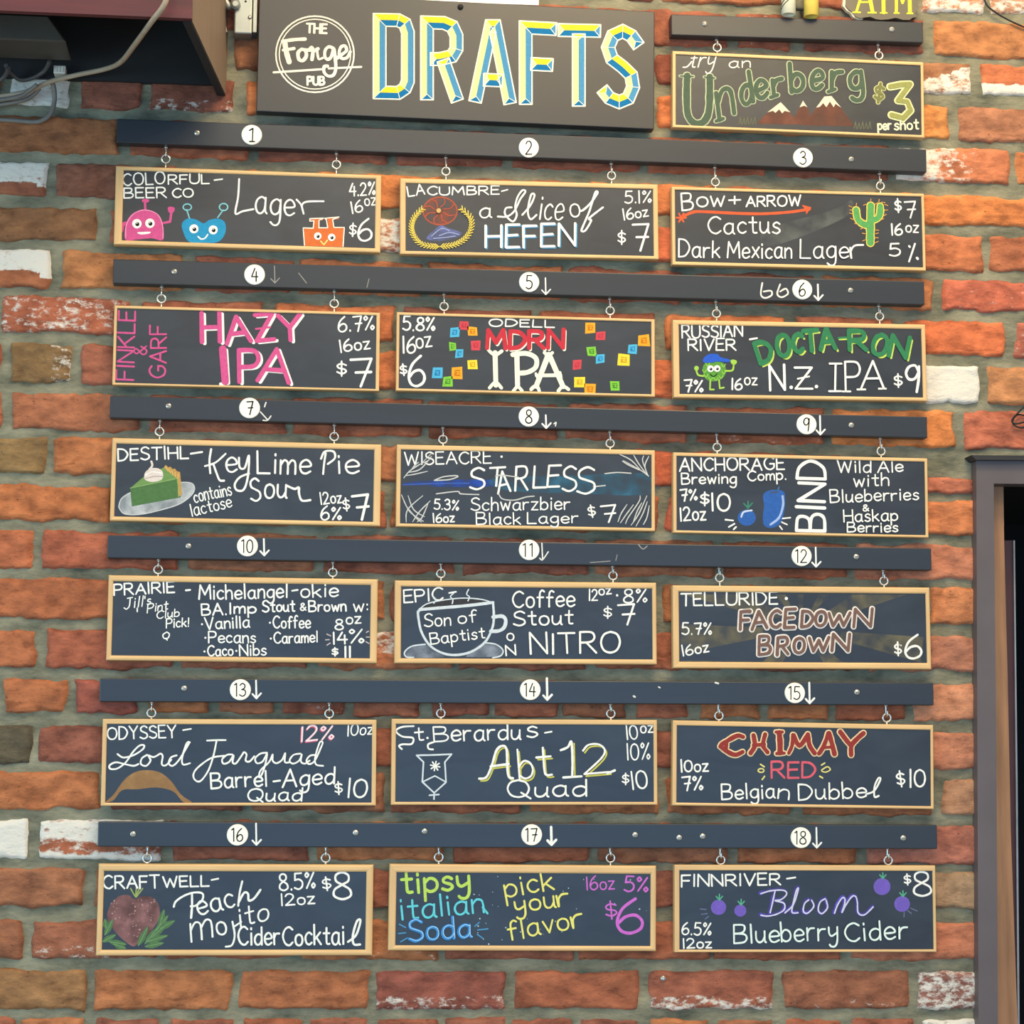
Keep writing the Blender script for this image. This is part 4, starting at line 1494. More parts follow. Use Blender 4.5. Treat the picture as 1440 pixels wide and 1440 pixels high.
k.fill([(986, 552), (1030, 552), (1032, 512), (1012, 514), (1012, 506), (1078, 503), (1078, 512), (1060, 514), (1058, 552), (1102, 552), (1100, 510), (1086, 511), (1086, 502), (1152, 498), (1152, 508), (1124, 510), (1128, 550), (1180, 548), (1176, 642), (988, 636)], ORNG, 1, False)
k.line([(982, 555), (988, 634)], 5, CR, 3)
k.line([(1180, 550), (1174, 640)], 5, CR, 3)
k.line([(982, 550), (1030, 552), (1034, 516), (1014, 518), (1014, 506), (1080, 503), (1058, 514), (1058, 550), (1100, 550), (1094, 512), (1086, 504), (1154, 498), (1124, 510), (1130, 548), (1180, 548)], 5, CR, 3)
eyes(k, [(1052, 590), (1119, 596)], 18)
k.line([(1066, 614), (1082, 632), (1098, 610)], 6, (250, 220, 120), 3)
k.build('orange_creature_drawing', s)

# 2
t, s, I = make_board([(563.5, 250), (925.5, 259.5), (926, 367.5), (561.7, 360.5)], (8, 7, 7, 5), 'framed chalkboard under disc 2, with a yellow laurel wreath drawing', [(627, 241), (860, 247)])
F = (540, 180, 3.6)
k = I(F)
k.text('LA', 124, 346, 206, 334, 50, 8)
k.text('CUMBRE', 220, 340, 582, 336, 41, 8)
k.line([(596, 320), (626, 312)], 7, WHITE)
k.build('brewery_lettering', s)
k = I(F)
k.text('a', 486, 455, 542, 452, 78, 9)
k.line([(576, 448), (622, 448), (660, 420), (690, 360), (716, 322), (700, 316), (676, 350), (664, 400), (672, 440), (656, 472), (634, 462), (612, 434), (618, 406), (646, 402)], 9, WHITE, smooth=True)
k.line([(700, 440), (742, 390), (762, 340), (744, 340), (728, 420), (742, 462), (772, 440)], 9, WHITE, smooth=True)
k.text('ice', 784, 464, 902, 464, 128, 9, slant=.12)
k.text('o', 944, 454, 992, 452, 112, 9)
k.line([(985, 400), (1000, 420), (1046, 380), (1080, 330), (1068, 330), (1040, 420), (1006, 500), (1000, 522), (1020, 518), (1048, 470), (1040, 456), (1108, 402)], 10, WHITE, smooth=True)
k.text('HEFEN', 514, 606, 966, 598, 112, 13, shadow=(70, 150, 200), sh=(6, 5), sw=13)
k.build('beer_lettering', s)
k = I(F)
k.text('5.1%', 1220, 380, 1352, 378, 62, 8)
k.text('16oz', 1215, 466, 1338, 446, 54, 8)
k.text('$', 1186, 590, 1222, 590, 70, 8)
k.text('7', 1255, 620, 1335, 622, 138, 12)
k.build('price_lettering', s)
RED2 = (178, 84, 62)
k = I(F)
k.disc(285, 420, 84, None, 0, ry=72, m=dust((176, 96, 72), .55))
k.ring(284, 420, 86, 7, RED2, ry=70)
for a_ in range(8):
    c_, s_ = math.cos(a_ * PI / 4 + .3), math.sin(a_ * PI / 4 + .3)
    k.line([(280 + 22 * c_, 420 + 20 * s_), (280 + 55 * c_ - 12 * s_, 420 + 45 * s_ + 10 * c_), (280 + 82 * c_, 420 + 66 * s_)], 6, RED2, 2, True)
k.disc(276, 420, 12, (214, 170, 100), 3)
k.fill([(216, 560), (250, 520), (288, 494), (322, 506), (394, 532), (350, 560), (280, 572)], None, 1, m=dust((120, 130, 190), .9))
for q in ([(240, 548), (290, 510), (330, 520)], [(280, 545), (330, 530), (380, 540)], [(250, 560), (310, 555), (360, 548)]):
    k.line(q, 5, (150, 160, 205), 2, True)
LY = (232, 206, 84)
arc1 = sm2([(196, 408), (156, 450), (140, 500), (152, 548), (190, 588), (250, 600), (300, 600), (360, 590), (410, 560), (440, 510), (436, 455), (388, 408)], 4)
k.line(arc1, 5, LY, 2)
for i in range(1, len(arc1) - 1):
    x, y = arc1[i]
    dx, dy = arc1[i + 1][0] - arc1[i - 1][0], arc1[i + 1][1] - arc1[i - 1][1]
    m_ = math.hypot(dx, dy)
    if i > len(arc1) // 2:
        dx, dy = -dx, -dy
    for sg in (-1, 1):
        k.line([(x, y), (x - dx / m_ * 16 + sg * dy / m_ * 13, y - dy / m_ * 16 - sg * dx / m_ * 13)], 5, LY, 2)
k.build('wreath_drawing', s)

# 3
t, s, I = make_board([(945, 262), (1301, 272.5), (1301, 383.5), (945, 375.5)], (5, 4.5, 4, 5), 'framed chalkboard under disc 3, with a green cactus and red arrow', [(1006, 256), (1238, 261.5)])
F = (920, 190, 3.6)
k = I(F)
k.fill([(560, 480), (900, 380), (1000, 330), (960, 420), (600, 560)], None, 0, m=dust((120, 125, 122), .5))
k.build('chalk_smear', s)
k = I(F)
k.text('B', 142, 380, 198, 376, 84, 9)
k.text('OW', 216, 362, 354, 360, 50, 9)
k.text('+', 378, 356, 436, 354, 50, 9)
k.text('ARROW', 466, 362, 740, 358, 50, 9)
k.build('brewery_lettering', s)
k = I(F)
k.line([(136, 418), (170, 400), (205, 388), (260, 388), (420, 396), (560, 398), (700, 388), (786, 374)], 14, (224, 90, 52), smooth=True)
k.fill([(745, 352), (796, 366), (770, 402), (766, 378)], (224, 90, 52), 1, False)
for a_ in range(6):
    k.line([(137, 420), (137 + 24 * math.cos(a_ * PI / 3), 418 + 24 * math.sin(a_ * PI / 3))], 9, (224, 90, 52))
k.build('arrow_drawing', s)
k = I(F)
k.text('Cactus', 274, 498, 636, 498, 88, 9)
k.text('Dark', 124, 618, 330, 620, 86, 9)
k.text('Mexican', 370, 620, 694, 625, 84, 9)
k.text('Lage', 738, 622, 980, 625, 92, 9)
k.line([(992, 570), (998, 622), (994, 590), (1014, 560), (1058, 556)], 9, WHITE, smooth=True)
k.build('beer_lettering', s)
k = I(F)
k.text('$', 1222, 392, 1252, 390, 66, 9)
k.text('7', 1268, 420, 1322, 420, 82, 9)
k.text('16', 1202, 506, 1256, 504, 58, 9)
k.text('oz', 1274, 490, 1336, 492, 56, 8)
k.text('5', 1192, 612, 1246, 610, 64, 9)
k.line([(1320, 550), (1290, 640)], 9, WHITE)
k.line([(1290, 562), (1294, 566)], 10, WHITE)
k.line([(1330, 622), (1334, 626)], 12, WHITE)
k.build('price_lettering', s)
k = I(F)
CA, CY = (88, 164, 90), (226, 206, 84)
for p_, w_ in (([(1096, 358), (1094, 450), (1094, 545)], 46), ([(1022, 380), (1030, 425), (1058, 450), (1094, 458)], 40), ([(1144, 360), (1142, 400), (1126, 424), (1094, 430)], 40)):
    k.line(p_, w_, CY, 1, True)
    k.line(p_, w_ - 11, CA, 2, True)
rr = random.Random(2)
for x, y, dx in [(1072, 350, -1), (1118, 350, 1), (1118, 480, 1), (1118, 500, 1), (1118, 520, 1), (1118, 545, 1), (1070, 500, -1), (1070, 530, -1), (1003, 380, -1), (1004, 400, -1), (1012, 430, -1), (1030, 452, -1), (1166, 352, 1), (1166, 380, 1), (1160, 410, 1), (1146, 430, 1), (1060, 470, -1), (1000, 365, -1), (1150, 340, 1), (1095, 336, 0), (1136, 338, 0), (1022, 358, 0)]:
    k.line([(x, y), (x + dx * 16 + rr.uniform(-3, 3), y + (-12 if dx == 0 else rr.uniform(-9, 6)))], 4, (214, 150, 70), 2)
k.build('cactus_drawing', s)

# upper right: mountain board
t, s, I = make_board([(947, 72), (1299.5, 86.8), (1299.5, 198), (944.5, 182)], (5, 5, 4, 4), 'framed chalkboard hanging from the short upper rail, with snow-capped mountains', [(1008.5, 67), (1236, 78)])
F = (920, 0, 2.7692)
SG = (186, 196, 158)
DG = (80, 98, 80)
k = I(F)
k.text('try', 136, 262, 232, 258, 62, 5, CR, slant=.3)
k.line([(112, 262), (128, 260), (146, 240)], 5, CR, 2, True)
k.text('an', 292, 264, 374, 262, 40, 5, CR)
k.build('invitation_lettering', s)
k = I(F)
for p_, w0, w1 in (([(128, 296), (126, 380), (132, 450), (162, 482), (196, 470), (214, 420), (216, 300)], 34, 25), ([(100, 296), (152, 298)], 12, 4), ([(194, 300), (236, 304)], 12, 4)):
    k.line(p_, w0, SG, 2, True)
    k.line(p_, w1, DG, 3, True)
for ch, x0, y0, x1, y1, h in (('n', 254, 466, 312, 440, 165), ('d', 344, 412, 386, 394, 112), ('e', 402, 388, 442, 372, 108), ('r', 466, 374, 502, 366, 102), ('b', 534, 358, 582, 350, 110), ('e', 610, 350, 652, 344, 112), ('r', 690, 352, 730, 348, 117), ('g', 764, 352, 812, 344, 110)):
    k.text(ch, x0, y0, x1, y1, h, 17, DG, 3, out=SG, ow=25, jit=.2, slant={'n': .30, 'd': .26, 'e': .2, 'r': .12, 'b': .10, 'g': .06}[ch])
    if ch in 'nr':
        d_ = math.atan2(y1 - y0, x1 - x0)
        k.line([(x0 - 14, y0 + 6), (x0 + 14, y0 - 4)], 20, SG, 2)
        k.line([(x0 - 14, y0 + 6), (x0 + 14, y0 - 4)], 12, DG, 3)
k.build('brand_lettering', s)
k = I(F)
k.text('$', 856, 398, 888, 402, 70, 11, (120, 124, 74), 3, out=(206, 206, 140), ow=18)
k.line([(918, 338), (960, 330), (996, 328), (948, 392), (985, 396), (998, 430), (968, 460), (924, 448)], 30, (226, 226, 160), 2)
k.line([(918, 338), (960, 330), (996, 328), (948, 392), (985, 396), (998, 430), (968, 460), (924, 448)], 18, (150, 152, 84), 3)
k.text('per', 872, 505, 922, 503, 36, 7, (240, 240, 190))
k.text('shot', 936, 505, 1028, 503, 40, 7, (240, 240, 190))
k.build('price_lettering', s)
k = I(F)
MB = (96, 70, 60)
for pk in ([(398, 482), (440, 440), (492, 398), (530, 440), (560, 485)], [(530, 482), (560, 430), (578, 392), (600, 425), (612, 460), (600, 488)], [(580, 488), (610, 450), (660, 376), (690, 374), (735, 430), (780, 492)]):
    k.fill(pk, None, 1, False, m=dust((132, 88, 74), .7))
    k.fill(pk, None, 0, False, m=chalk(MB))
for q in ([(440, 438), (492, 398), (530, 438), (508, 432), (498, 442), (486, 426), (472, 440), (462, 432)], [(566, 418), (579, 392), (596, 418), (584, 412)], [(630, 420), (662, 376), (690, 374), (728, 420), (706, 405), (698, 418), (684, 396), (670, 418), (658, 402), (645, 416)]):
    k.fill(q, (216, 206, 184), 3, False)
for x0 in range(0, 5):
    k.line([(330 + x0 * 14, 482), (336 + x0 * 14, 456 + 4 * (x0 % 2)), (340 + x0 * 14, 484)], 3, (104, 108, 84), 2)
    k.line([(778 + x0 * 14, 500), (784 + x0 * 14, 474 + 4 * (x0 % 2)), (788 + x0 * 14, 502)], 3, (104, 108, 84), 2)
k.build('mountain_drawing', s)

# 4
t, s, I = make_board([(162, 431), (536, 438), (531.5, 554), (156.5, 541.5)], (4, 4, 5, 3), 'framed chalkboard under disc 4, with big pink block letters shadowed in white', [(227, 420), (470, 427)])
F = (140, 350, 3.4286)
k = I(F)
k.text('FINKLE', 164, 632, 172, 302, 82, 10, PINK)
k.text('&', 228, 510, 226, 468, 60, 8, PINK)
k.text('GARF', 318, 622, 322, 370, 76, 10, PINK)
k.build('brewery_lettering', s)
k = I(F)
sh = dict(shadow=WHITE, sh=(13, 7), sw=18)
k.text('H', 494, 450, 580, 448, 138, 22, PINK, **sh)
k.text('A', 614, 460, 730, 446, 130, 22, PINK, **sh)
k.text('Z', 758, 444, 842, 436, 124, 20, PINK, **sh)
k.line([(754, 386), (822, 378)], 10, PINK)
k.text('Y', 868, 446, 974, 438, 128, 22, PINK, **sh)
k.line([(594, 484), (606, 640)], 38, PINK, 2)
k.line([(612, 488), (622, 648), (584, 652)], 16, WHITE, 1)
k.text('P', 674, 640, 768, 640, 160, 22, PINK, **sh)
k.text('A', 762, 636, 912, 648, 162, 22, PINK, **sh)
k.build('beer_lettering', s)
k = I(F)
k.text('6.7%', 1152, 400, 1324, 392, 72, 9)
k.text('16oz', 1162, 498, 1304, 480, 58, 9)
k.text('$', 1146, 612, 1190, 612, 68, 9)
k.text('7', 1206, 660, 1306, 660, 128, 13)
k.build('price_lettering', s)

# 5
t, s, I = make_board([(558, 438.6), (922, 449), (920, 560), (556.7, 551.7)], (4, 4, 5, 3.5), 'framed chalkboard under disc 5, with scattered coloured chalk squares', [(624.5, 431), (858, 437)])
F = (540, 360, 3.6)
k = I(F)
k.text('5.8%', 96, 376, 256, 380, 68, 10)
k.text('16', 96, 490, 158, 490, 80, 10)
k.text('oz', 166, 466, 242, 456, 82, 9)
k.text('$', 86, 606, 118, 602, 60, 9)
k.text('6', 126, 655, 206, 655, 148, 13)
k.build('price_lettering', s)
k = I(F)
k.text('ODELL', 532, 355, 862, 361, 36, 8)
k.build('brewery_lettering', s)
k = I(F)
RD = (206, 52, 66)
k.text('MDRN', 522, 466, 906, 466, 88, 22, RD, shadow=CR, sh=(6, 8), sw=18)
CB = (240, 238, 214)


def bone(q, forks):
    k.line(q, 26, CB, 2)
    for f in forks:
        k.line(f, 17, CB, 2, True)


bone([(562, 490), (566, 655)], [[(534, 482), (562, 502), (596, 482)], [(534, 668), (564, 640), (594, 668)]])
bone([(672, 495), (676, 660)], [[(655, 684), (676, 662), (698, 682)]])
k.line([(652, 500), (720, 494), (768, 518), (768, 562), (730, 588), (684, 594)], 24, CB, 2, True)
bone([(832, 500), (770, 660)], [[(744, 676), (770, 656), (786, 684)], [(812, 490), (832, 506), (852, 490)]])
bone([(836, 502), (906, 662)], [[(882, 684), (905, 660), (934, 676)]])
k.line([(772, 606), (892, 604)], 18, CB, 2)
k.line([(768, 596), (776, 616)], 14, CB, 2)
k.line([(890, 590), (896, 616)], 14, CB, 2)
k.build('beer_lettering', s)
SQ = {'r': ((214, 70, 82), (190, 52, 66)), 'b': ((70, 178, 224), (38, 120, 180)), 'o': ((240, 166, 40), (206, 120, 24)), 'g': ((126, 204, 60), (70, 140, 50)), 'y': ((250, 218, 50), (206, 160, 40))}
rr = random.Random(5)
for x, y, c_, sz in [(404, 350, 'r', 44), (357, 387, 'b', 48), (448, 382, 'o', 48), (348, 458, 'g', 40), (465, 450, 'r', 48), (382, 495, 'b', 42), (449, 550, 'y', 46), (270, 592, 'b', 48), (372, 592, 'o', 56), (323, 634, 'g', 50),
                    (1045, 362, 'o', 56), (1098, 405, 'r', 46), (1315, 428, 'o', 58), (1260, 470, 'b', 46), (1213, 525, 'y', 58), (1050, 482, 'g', 46), (1095, 520, 'b', 44), (977, 550, 'r', 48), (990, 637, 'y', 52), (1043, 674, 'o', 56), (1170, 656, 'g', 46)]:
    k = I(F)
    h_ = sz / 2
    q = [(x + sx * h_ + rr.uniform(-4, 4), y + sy * h_ + rr.uniform(-4, 4)) for sx, sy in ((-1, -1), (1, -1), (1, 1), (-1, 1))]
    k.fill(q, SQ[c_][0], 1, False)
    k.fill([(x + (a_ - x) * .52, y + (b_ - y) * .52) for a_, b_ in q], SQ[c_][1], 2, False)
    k.line([(x - h_ * .35, y - h_ * .2), (x + h_ * .3, y - h_ * .25), (x - h_ * .1, y + h_ * .2), (x + h_ * .35, y + h_ * .25)], 4, SQ[c_][0], 3)
    k.build('square_drawing', s)

# 6
t, s, I = make_board([(945.5, 449), (1301, 456.5), (1304.7, 566), (948, 561.7)], (9, 7, 6, 5.5), 'framed chalkboard under disc 6, with a green hop figure wearing a blue cap', [(1007.5, 441), (1237, 445)])
F = (920, 370, 3.6)
k = I(F)
k.text('RUSSIAN', 142, 380, 446, 370, 62, 9)
k.text('RIVER', 172, 442, 412, 440, 56, 9)
k.line([(484, 386), (520, 380)], 9, WHITE)
k.build('brewery_lettering', s)
k = I(F)
DGN = (52, 130, 86)
sy_ = dict(shadow=(196, 222, 90), sh=(13, 13), sw=10)
for ch, x0, y0, x1, y1, h in (('D', 538, 508, 606, 486, 112), ('O', 628, 478, 690, 466, 106), ('C', 706, 452, 752, 448, 92), ('T', 762, 446, 832, 440, 104), ('A', 842, 440, 916, 434, 106), ('R', 988, 440, 1072, 440, 96), ('O', 1098, 460, 1168, 466, 104), ('N', 1186, 468, 1272, 480, 104)):
    k.text(ch, x0, y0, x1, y1, h, 24, DGN, slant=.08 if ch in 'ON' else 0, **sy_)
k.line([(932, 380), (970, 378)], 12, DGN)
k.line([(936, 388), (972, 386)], 7, (196, 222, 90), 1)
k.text('N', 586, 648, 660, 644, 122, 13)
k.disc(692, 630, 9, WHITE, 2)
k.text('Z', 714, 638, 800, 638, 112, 12)
k.line([(726, 586), (784, 574)], 8, WHITE)
k.disc(820, 626, 9, WHITE, 2)
k.text('\x01', 884, 650, 944, 650, 140, 11)
k.text('P', 968, 650, 1042, 650, 148, 12)
k.line([(952, 650), (992, 650)], 9, WHITE)
k.text('A', 1046, 638, 1160, 636, 132, 12)
k.line([(1028, 640), (1068, 640)], 9, WHITE)
k.line([(1136, 636), (1172, 636)], 9, WHITE)
k.build('beer_lettering', s)
k = I(F)
k.text('$', 1218, 628, 1256, 626, 70, 9)
k.text('9', 1272, 655, 1346, 655, 132, 13)
k.text('7%', 152, 652, 246, 652, 60, 9)
k.text('16', 392, 640, 444, 640, 56, 9)
k.text('oz', 458, 616, 520, 616, 58, 8)
k.build('price_lettering', s)
k = I(F)
k.fill([(246, 530), (262, 505), (300, 498), (346, 504), (362, 530), (356, 570), (330, 592), (290, 598), (256, 580)], (90, 160, 60))
for x, y in ((262, 572), (286, 586), (312, 588), (338, 578), (352, 556), (254, 548), (350, 520), (270, 515)):
    k.line([(x - 10, y - 8), (x, y + 6), (x + 10, y - 8)], 4, (150, 208, 80), 2, True)
k.fill([(248, 502), (252, 478), (282, 460), (322, 462), (334, 476), (380, 488), (376, 502), (320, 498), (290, 504)], (40, 90, 210), 3)
eyes(k, [(285, 535), (318, 534)], 17)
k.line([(282, 562), (300, 574), (318, 560)], 4, BLK, 3, True)
LG = (160, 208, 76)
k.line([(248, 572), (222, 566), (212, 540)], 9, LG, 2, True)
k.disc(214, 532, 12, LG)
k.line([(360, 546), (396, 542), (402, 506)], 9, LG, 2, True)
k.fill([(386, 494), (400, 488), (418, 496), (412, 512), (394, 512)], LG)
k.line([(284, 596), (282, 640), (302, 640)], 8, LG)
k.line([(328, 592), (332, 634), (352, 630)], 8, LG)
k.build('hop_figure_drawing', s)

# 7
t, s, I = make_board([(158, 615), (536, 625.4), (535, 741), (154, 734)], (6, 8, 10, 6), 'framed chalkboard under disc 7, with a slice of green pie on a plate', [(224.5, 607), (470, 614)])
F = (140, 540, 3.4286)
k = I(F)
k.text('DESTIHL', 90, 370, 428, 358, 58, 9)
k.line([(440, 336), (494, 328)], 9, WHITE)
k.build('brewery_lettering', s)
k = I(F)
k.line([(538, 314), (530, 370), (534, 430)], 10, WHITE, smooth=True)
k.line([(508, 396), (560, 378), (608, 336)], 9, WHITE, smooth=True)
k.line([(548, 384), (568, 440), (580, 464), (600, 466)], 10, WHITE, smooth=True)
k.text('e', 612, 424, 662, 422, 108, 11)
k.line([(672, 356), (676, 402), (700, 404), (720, 346), (716, 440), (696, 508), (662, 512), (652, 484), (676, 450), (720, 432)], 10, WHITE, smooth=True)
k.text('Lime', 762, 430, 1016, 434, 108, 11)
k.line([(1068, 360), (1086, 326), (1128, 326), (1134, 358), (1100, 386)], 10, WHITE, smooth=True)
k.line([(1090, 334), (1082, 390), (1078, 434)], 10, WHITE, smooth=True)
k.text('ie', 1150, 432, 1250, 430, 98, 11)
k.text('S', 732, 566, 778, 562, 112, 11)
k.text('ou', 796, 548, 900, 552, 106, 11)
k.line([(906, 492), (940, 506), (960, 500), (962, 530), (976, 562), (1016, 560)], 11, WHITE, smooth=True)
k.build('beer_lettering', s)
k = I(F)
k.text('contains', 460, 572, 638, 534, 62, 7)
k.text('lactose', 446, 638, 640, 592, 60, 7)
k.text('12oz', 1068, 582, 1168, 570, 56, 8)
k.text('6%', 1068, 656, 1164, 654, 64, 9)
k.text('$', 1178, 616, 1208, 612, 60, 8)
k.text('7', 1224, 656, 1300, 652, 122, 13)
k.build('price_lettering', s)
k = I(F)
plate = [(92, 592), (110, 548), (180, 512), (300, 486), (420, 474), (456, 492), (448, 530), (390, 576), (300, 606), (200, 628), (120, 626)]
k.fill(plate, (132, 140, 146), 1)
k.fill(plate, None, 2, m=dust((214, 218, 220), .9))
k.line(plate + [plate[0]], 5, (196, 200, 200), 3, True)
k.fill([(148, 502), (374, 456), (392, 546), (156, 590)], (82, 122, 72), 4, False)
k.fill([(148, 502), (215, 446), (312, 402), (376, 456)], (112, 152, 84), 4, False)
k.fill([(310, 404), (318, 390), (332, 402), (342, 398), (352, 410), (364, 408), (372, 420), (388, 424), (398, 530), (380, 546), (374, 456)], (196, 150, 78), 5, False)
for x in range(0, 5):
    k.line([(318 + x * 15, 398 + x * 9), (330 + x * 12, 420 + x * 9)], 4, (226, 184, 104), 6)
k.line([(148, 502), (374, 456), (386, 540)], 4, (140, 176, 100), 6)
k.fill([(215, 452), (222, 424), (250, 406), (286, 408), (306, 428), (300, 460), (264, 472), (230, 468)], (222, 208, 198), 6)
k.line([(222, 440), (252, 424), (300, 430)], 5, (246, 240, 230), 7, True)
k.line([(222, 456), (262, 446), (302, 446)], 4, (176, 160, 156), 7, True)
k.line([(240, 412), (254, 394), (250, 374)], 10, (222, 208, 198), 6, True)
k.build('pie_drawing', s)

# 8
t, s, I = make_board([(558, 625), (922, 633), (920.5, 748.6), (556.7, 741.7)], (6, 7, 5, 4.5), 'framed chalkboard under disc 8, with a dusty blue water scene and grass', [(623, 618), (858, 623.5)])
F = (540, 550, 3.6)
k = I(F)
k.fill([(96, 468), (200, 455), (380, 448), (560, 452), (560, 480), (380, 486), (200, 480)], None, 0, m=dust((52, 84, 170), .95))
k.fill([(560, 440), (900, 430), (1350, 420), (1350, 520), (1000, 520), (600, 500)], None, 0, m=dust((64, 110, 136), .8))
k.line([(96, 474), (250, 468), (430, 466)], 7, (58, 92, 180), 1, True)
WG = (196, 198, 194)
for q in ([(255, 452), (300, 434), (360, 428), (372, 434), (330, 448), (260, 452)], [(265, 520), (370, 508), (390, 520), (480, 524)], [(580, 518), (600, 546), (660, 552), (720, 536), (760, 532)], [(1118, 418), (1180, 412), (1250, 416)], [(1060, 484), (1120, 478)], [(566, 430), (600, 426), (680, 436)]):
    k.line(q, 6, WG, 1, True)
for q in ([(100, 440), (130, 405), (180, 372), (228, 350)], [(112, 428), (160, 420), (220, 406)], [(124, 412), (170, 402), (200, 380), (240, 330)], [(190, 366), (240, 316)], [(134, 404), (158, 374), (176, 360)],
          [(88, 525), (130, 610), (200, 660)], [(122, 530), (150, 600), (205, 636)], [(112, 664), (120, 600), (196, 530)], [(145, 662), (180, 610), (234, 556)], [(168, 662), (192, 640), (222, 572)], [(110, 580), (160, 640), (190, 664)],
          [(1340, 432), (1300, 402), (1210, 352)], [(1336, 430), (1290, 370), (1262, 322)], [(1338, 432), (1320, 380), (1340, 330)], [(1300, 402), (1250, 350), (1190, 320)], [(1320, 390), (1308, 350), (1314, 328)], [(1290, 400), (1240, 376), (1206, 356)],
          [(1184, 662), (1200, 620), (1230, 574)], [(1196, 668), (1222, 630), (1262, 576)], [(1222, 672), (1236, 640), (1290, 560), (1296, 530)], [(1250, 680), (1290, 620), (1330, 530)], [(1275, 684), (1310, 620), (1332, 560)], [(1312, 676), (1330, 640), (1342, 580)], [(1262, 660), (1280, 610), (1304, 566)]):
    k.line(q, 6, WG, 2, True, taper=True)
k.build('water_scene_drawing', s)
k = I(F)
k.text('WISEACRE', 106, 374, 542, 364, 62, 8)
k.disc(595, 332, 6, WHITE, 2)
k.build('brewery_lettering', s)
k = I(F)
for ch, x0, y0, x1, y1, h in (('S', 436, 500, 508, 494, 112), ('T', 530, 480, 606, 476, 92), ('A', 578, 520, 640, 506, 104), ('R', 664, 505, 726, 500, 116), ('L', 756, 488, 820, 486, 104), ('E', 826, 486, 886, 484, 108), ('S', 904, 508, 972, 502, 128), ('S', 978, 524, 1066, 516, 128)):
    k.text(ch, x0, y0, x1, y1, h, 12, slant=.12)
k.text('Schwarzbier', 442, 606, 940, 598, 64, 8)
k.text('Black', 468, 676, 690, 674, 60, 8)
k.text('Lager', 726, 670, 980, 668, 54, 8)
k.build('beer_lettering', s)
k = I(F)
k.text('5.3%', 254, 598, 376, 604, 52, 8)
k.text('16oz', 250, 666, 356, 662, 46, 8)
k.text('$', 1040, 642, 1074, 636, 62, 8)
k.text('7', 1098, 664, 1172, 660, 88, 10)
k.build('price_lettering', s)

# 9
t, s, I = make_board([(945.6, 635.5), (1303.5, 645), (1306.7, 757), (948, 751)], (5, 5, 4, 3.5), 'framed chalkboard under disc 9, with a blue berry and a blue oblong fruit', [(1008.5, 629), (1239, 634.5)])
F = (920, 560, 3.5122)
k = I(F)
k.text('ANCHORAGE', 126, 360, 642, 352, 60, 9)
k.text('Brewing', 136, 424, 404, 420, 52, 8)
k.text('Comp.', 462, 408, 650, 402, 50, 8)
k.build('brewery_lettering', s)
k = I(F)
k.text('BIND', 840, 656, 850, 312, 134, 16)
k.build('beer_lettering', s)
k = I(F)
k.text('Wild', 906, 368, 1070, 366, 62, 8)
k.text('Ale', 1104, 366, 1228, 362, 58, 8)
k.text('with', 986, 436, 1158, 432, 62, 8)
k.text('Blueberries', 870, 516, 1304, 500, 60, 8)
k.text('&', 1030, 558, 1058, 556, 32, 7)
k.text('Haskap', 936, 612, 1200, 604, 58, 8)
k.text('Berries', 952, 662, 1200, 660, 48, 8)
k.build('description_lettering', s)
k = I(F)
k.text('7%', 132, 508, 212, 502, 56, 9)
k.text('$', 230, 532, 270, 530, 64, 9)
k.text('10', 284, 556, 374, 556, 82, 11)
k.text('12oz', 130, 606, 254, 600, 66, 9)
k.build('price_lettering', s)
BB = (44, 96, 180)
k = I(F)
k.disc(457, 590, 45, BB, 1, ry=40)
k.line([(430, 586), (442, 562), (482, 554)], 8, (190, 206, 226), 2, True)
for q in ([(462, 545), (464, 510)], [(462, 540), (442, 520)], [(464, 540), (484, 518)]):
    k.line(q, 8, (60, 130, 110), 2)
for q in ([(352, 600), (390, 604)], [(368, 636), (396, 620)], [(392, 648), (404, 636)]):
    k.line(q, 8, WHITE)
k.build('berry_drawing', s)
k = I(F)
k.fill([(538, 480), (560, 458), (600, 452), (640, 462), (646, 500), (642, 560), (620, 620), (580, 640), (545, 630), (536, 590), (542, 530)], BB)
k.line([(634, 484), (636, 530), (616, 590), (574, 624)], 11, (150, 178, 226), 2, True)
k.line([(575, 466), (610, 462)], 8, (70, 84, 110), 2)
k.line([(612, 452), (616, 438)], 6, (60, 110, 180), 2)
for q in ([(634, 594), (672, 590)], [(630, 612), (656, 624)], [(620, 632), (632, 648)]):
    k.line(q, 7, WHITE)
k.build('fruit_drawing', s)

# 10
t, s, I = make_board([(153, 808), (532.5, 815), (529, 933), (148.5, 929.6)], (7, 8.5, 10, 7), 'framed chalkboard under disc 10, filled with small writing and a short ingredient list', [(222.5, 801), (468, 805)])
F = (130, 740, 3.3488)
k = I(F)
k.text('PRAIRIE', 102, 324, 386, 312, 50, 9)
k.line([(440, 302), (460, 300)], 9, WHITE)
k.build('brewery_lettering', s)
k = I(F)
k.text('Michelangel', 502, 344, 918, 336, 66, 9)
k.line([(940, 304), (966, 300)], 8, WHITE)
k.text('okie', 982, 334, 1156, 330, 62, 9)
k.text('BA.', 516, 420, 632, 416, 54, 9)
k.text('Imp', 646, 412, 770, 408, 50, 9)
k.text('Stout', 802, 404, 952, 400, 52, 9)
k.text('&', 980, 398, 1006, 396, 34, 7)
k.text('Brown', 1020, 402, 1194, 400, 50, 9)
k.text('w:', 1230, 402, 1298, 400, 56, 8)
k.build('beer_lettering', s)
k = I(F)
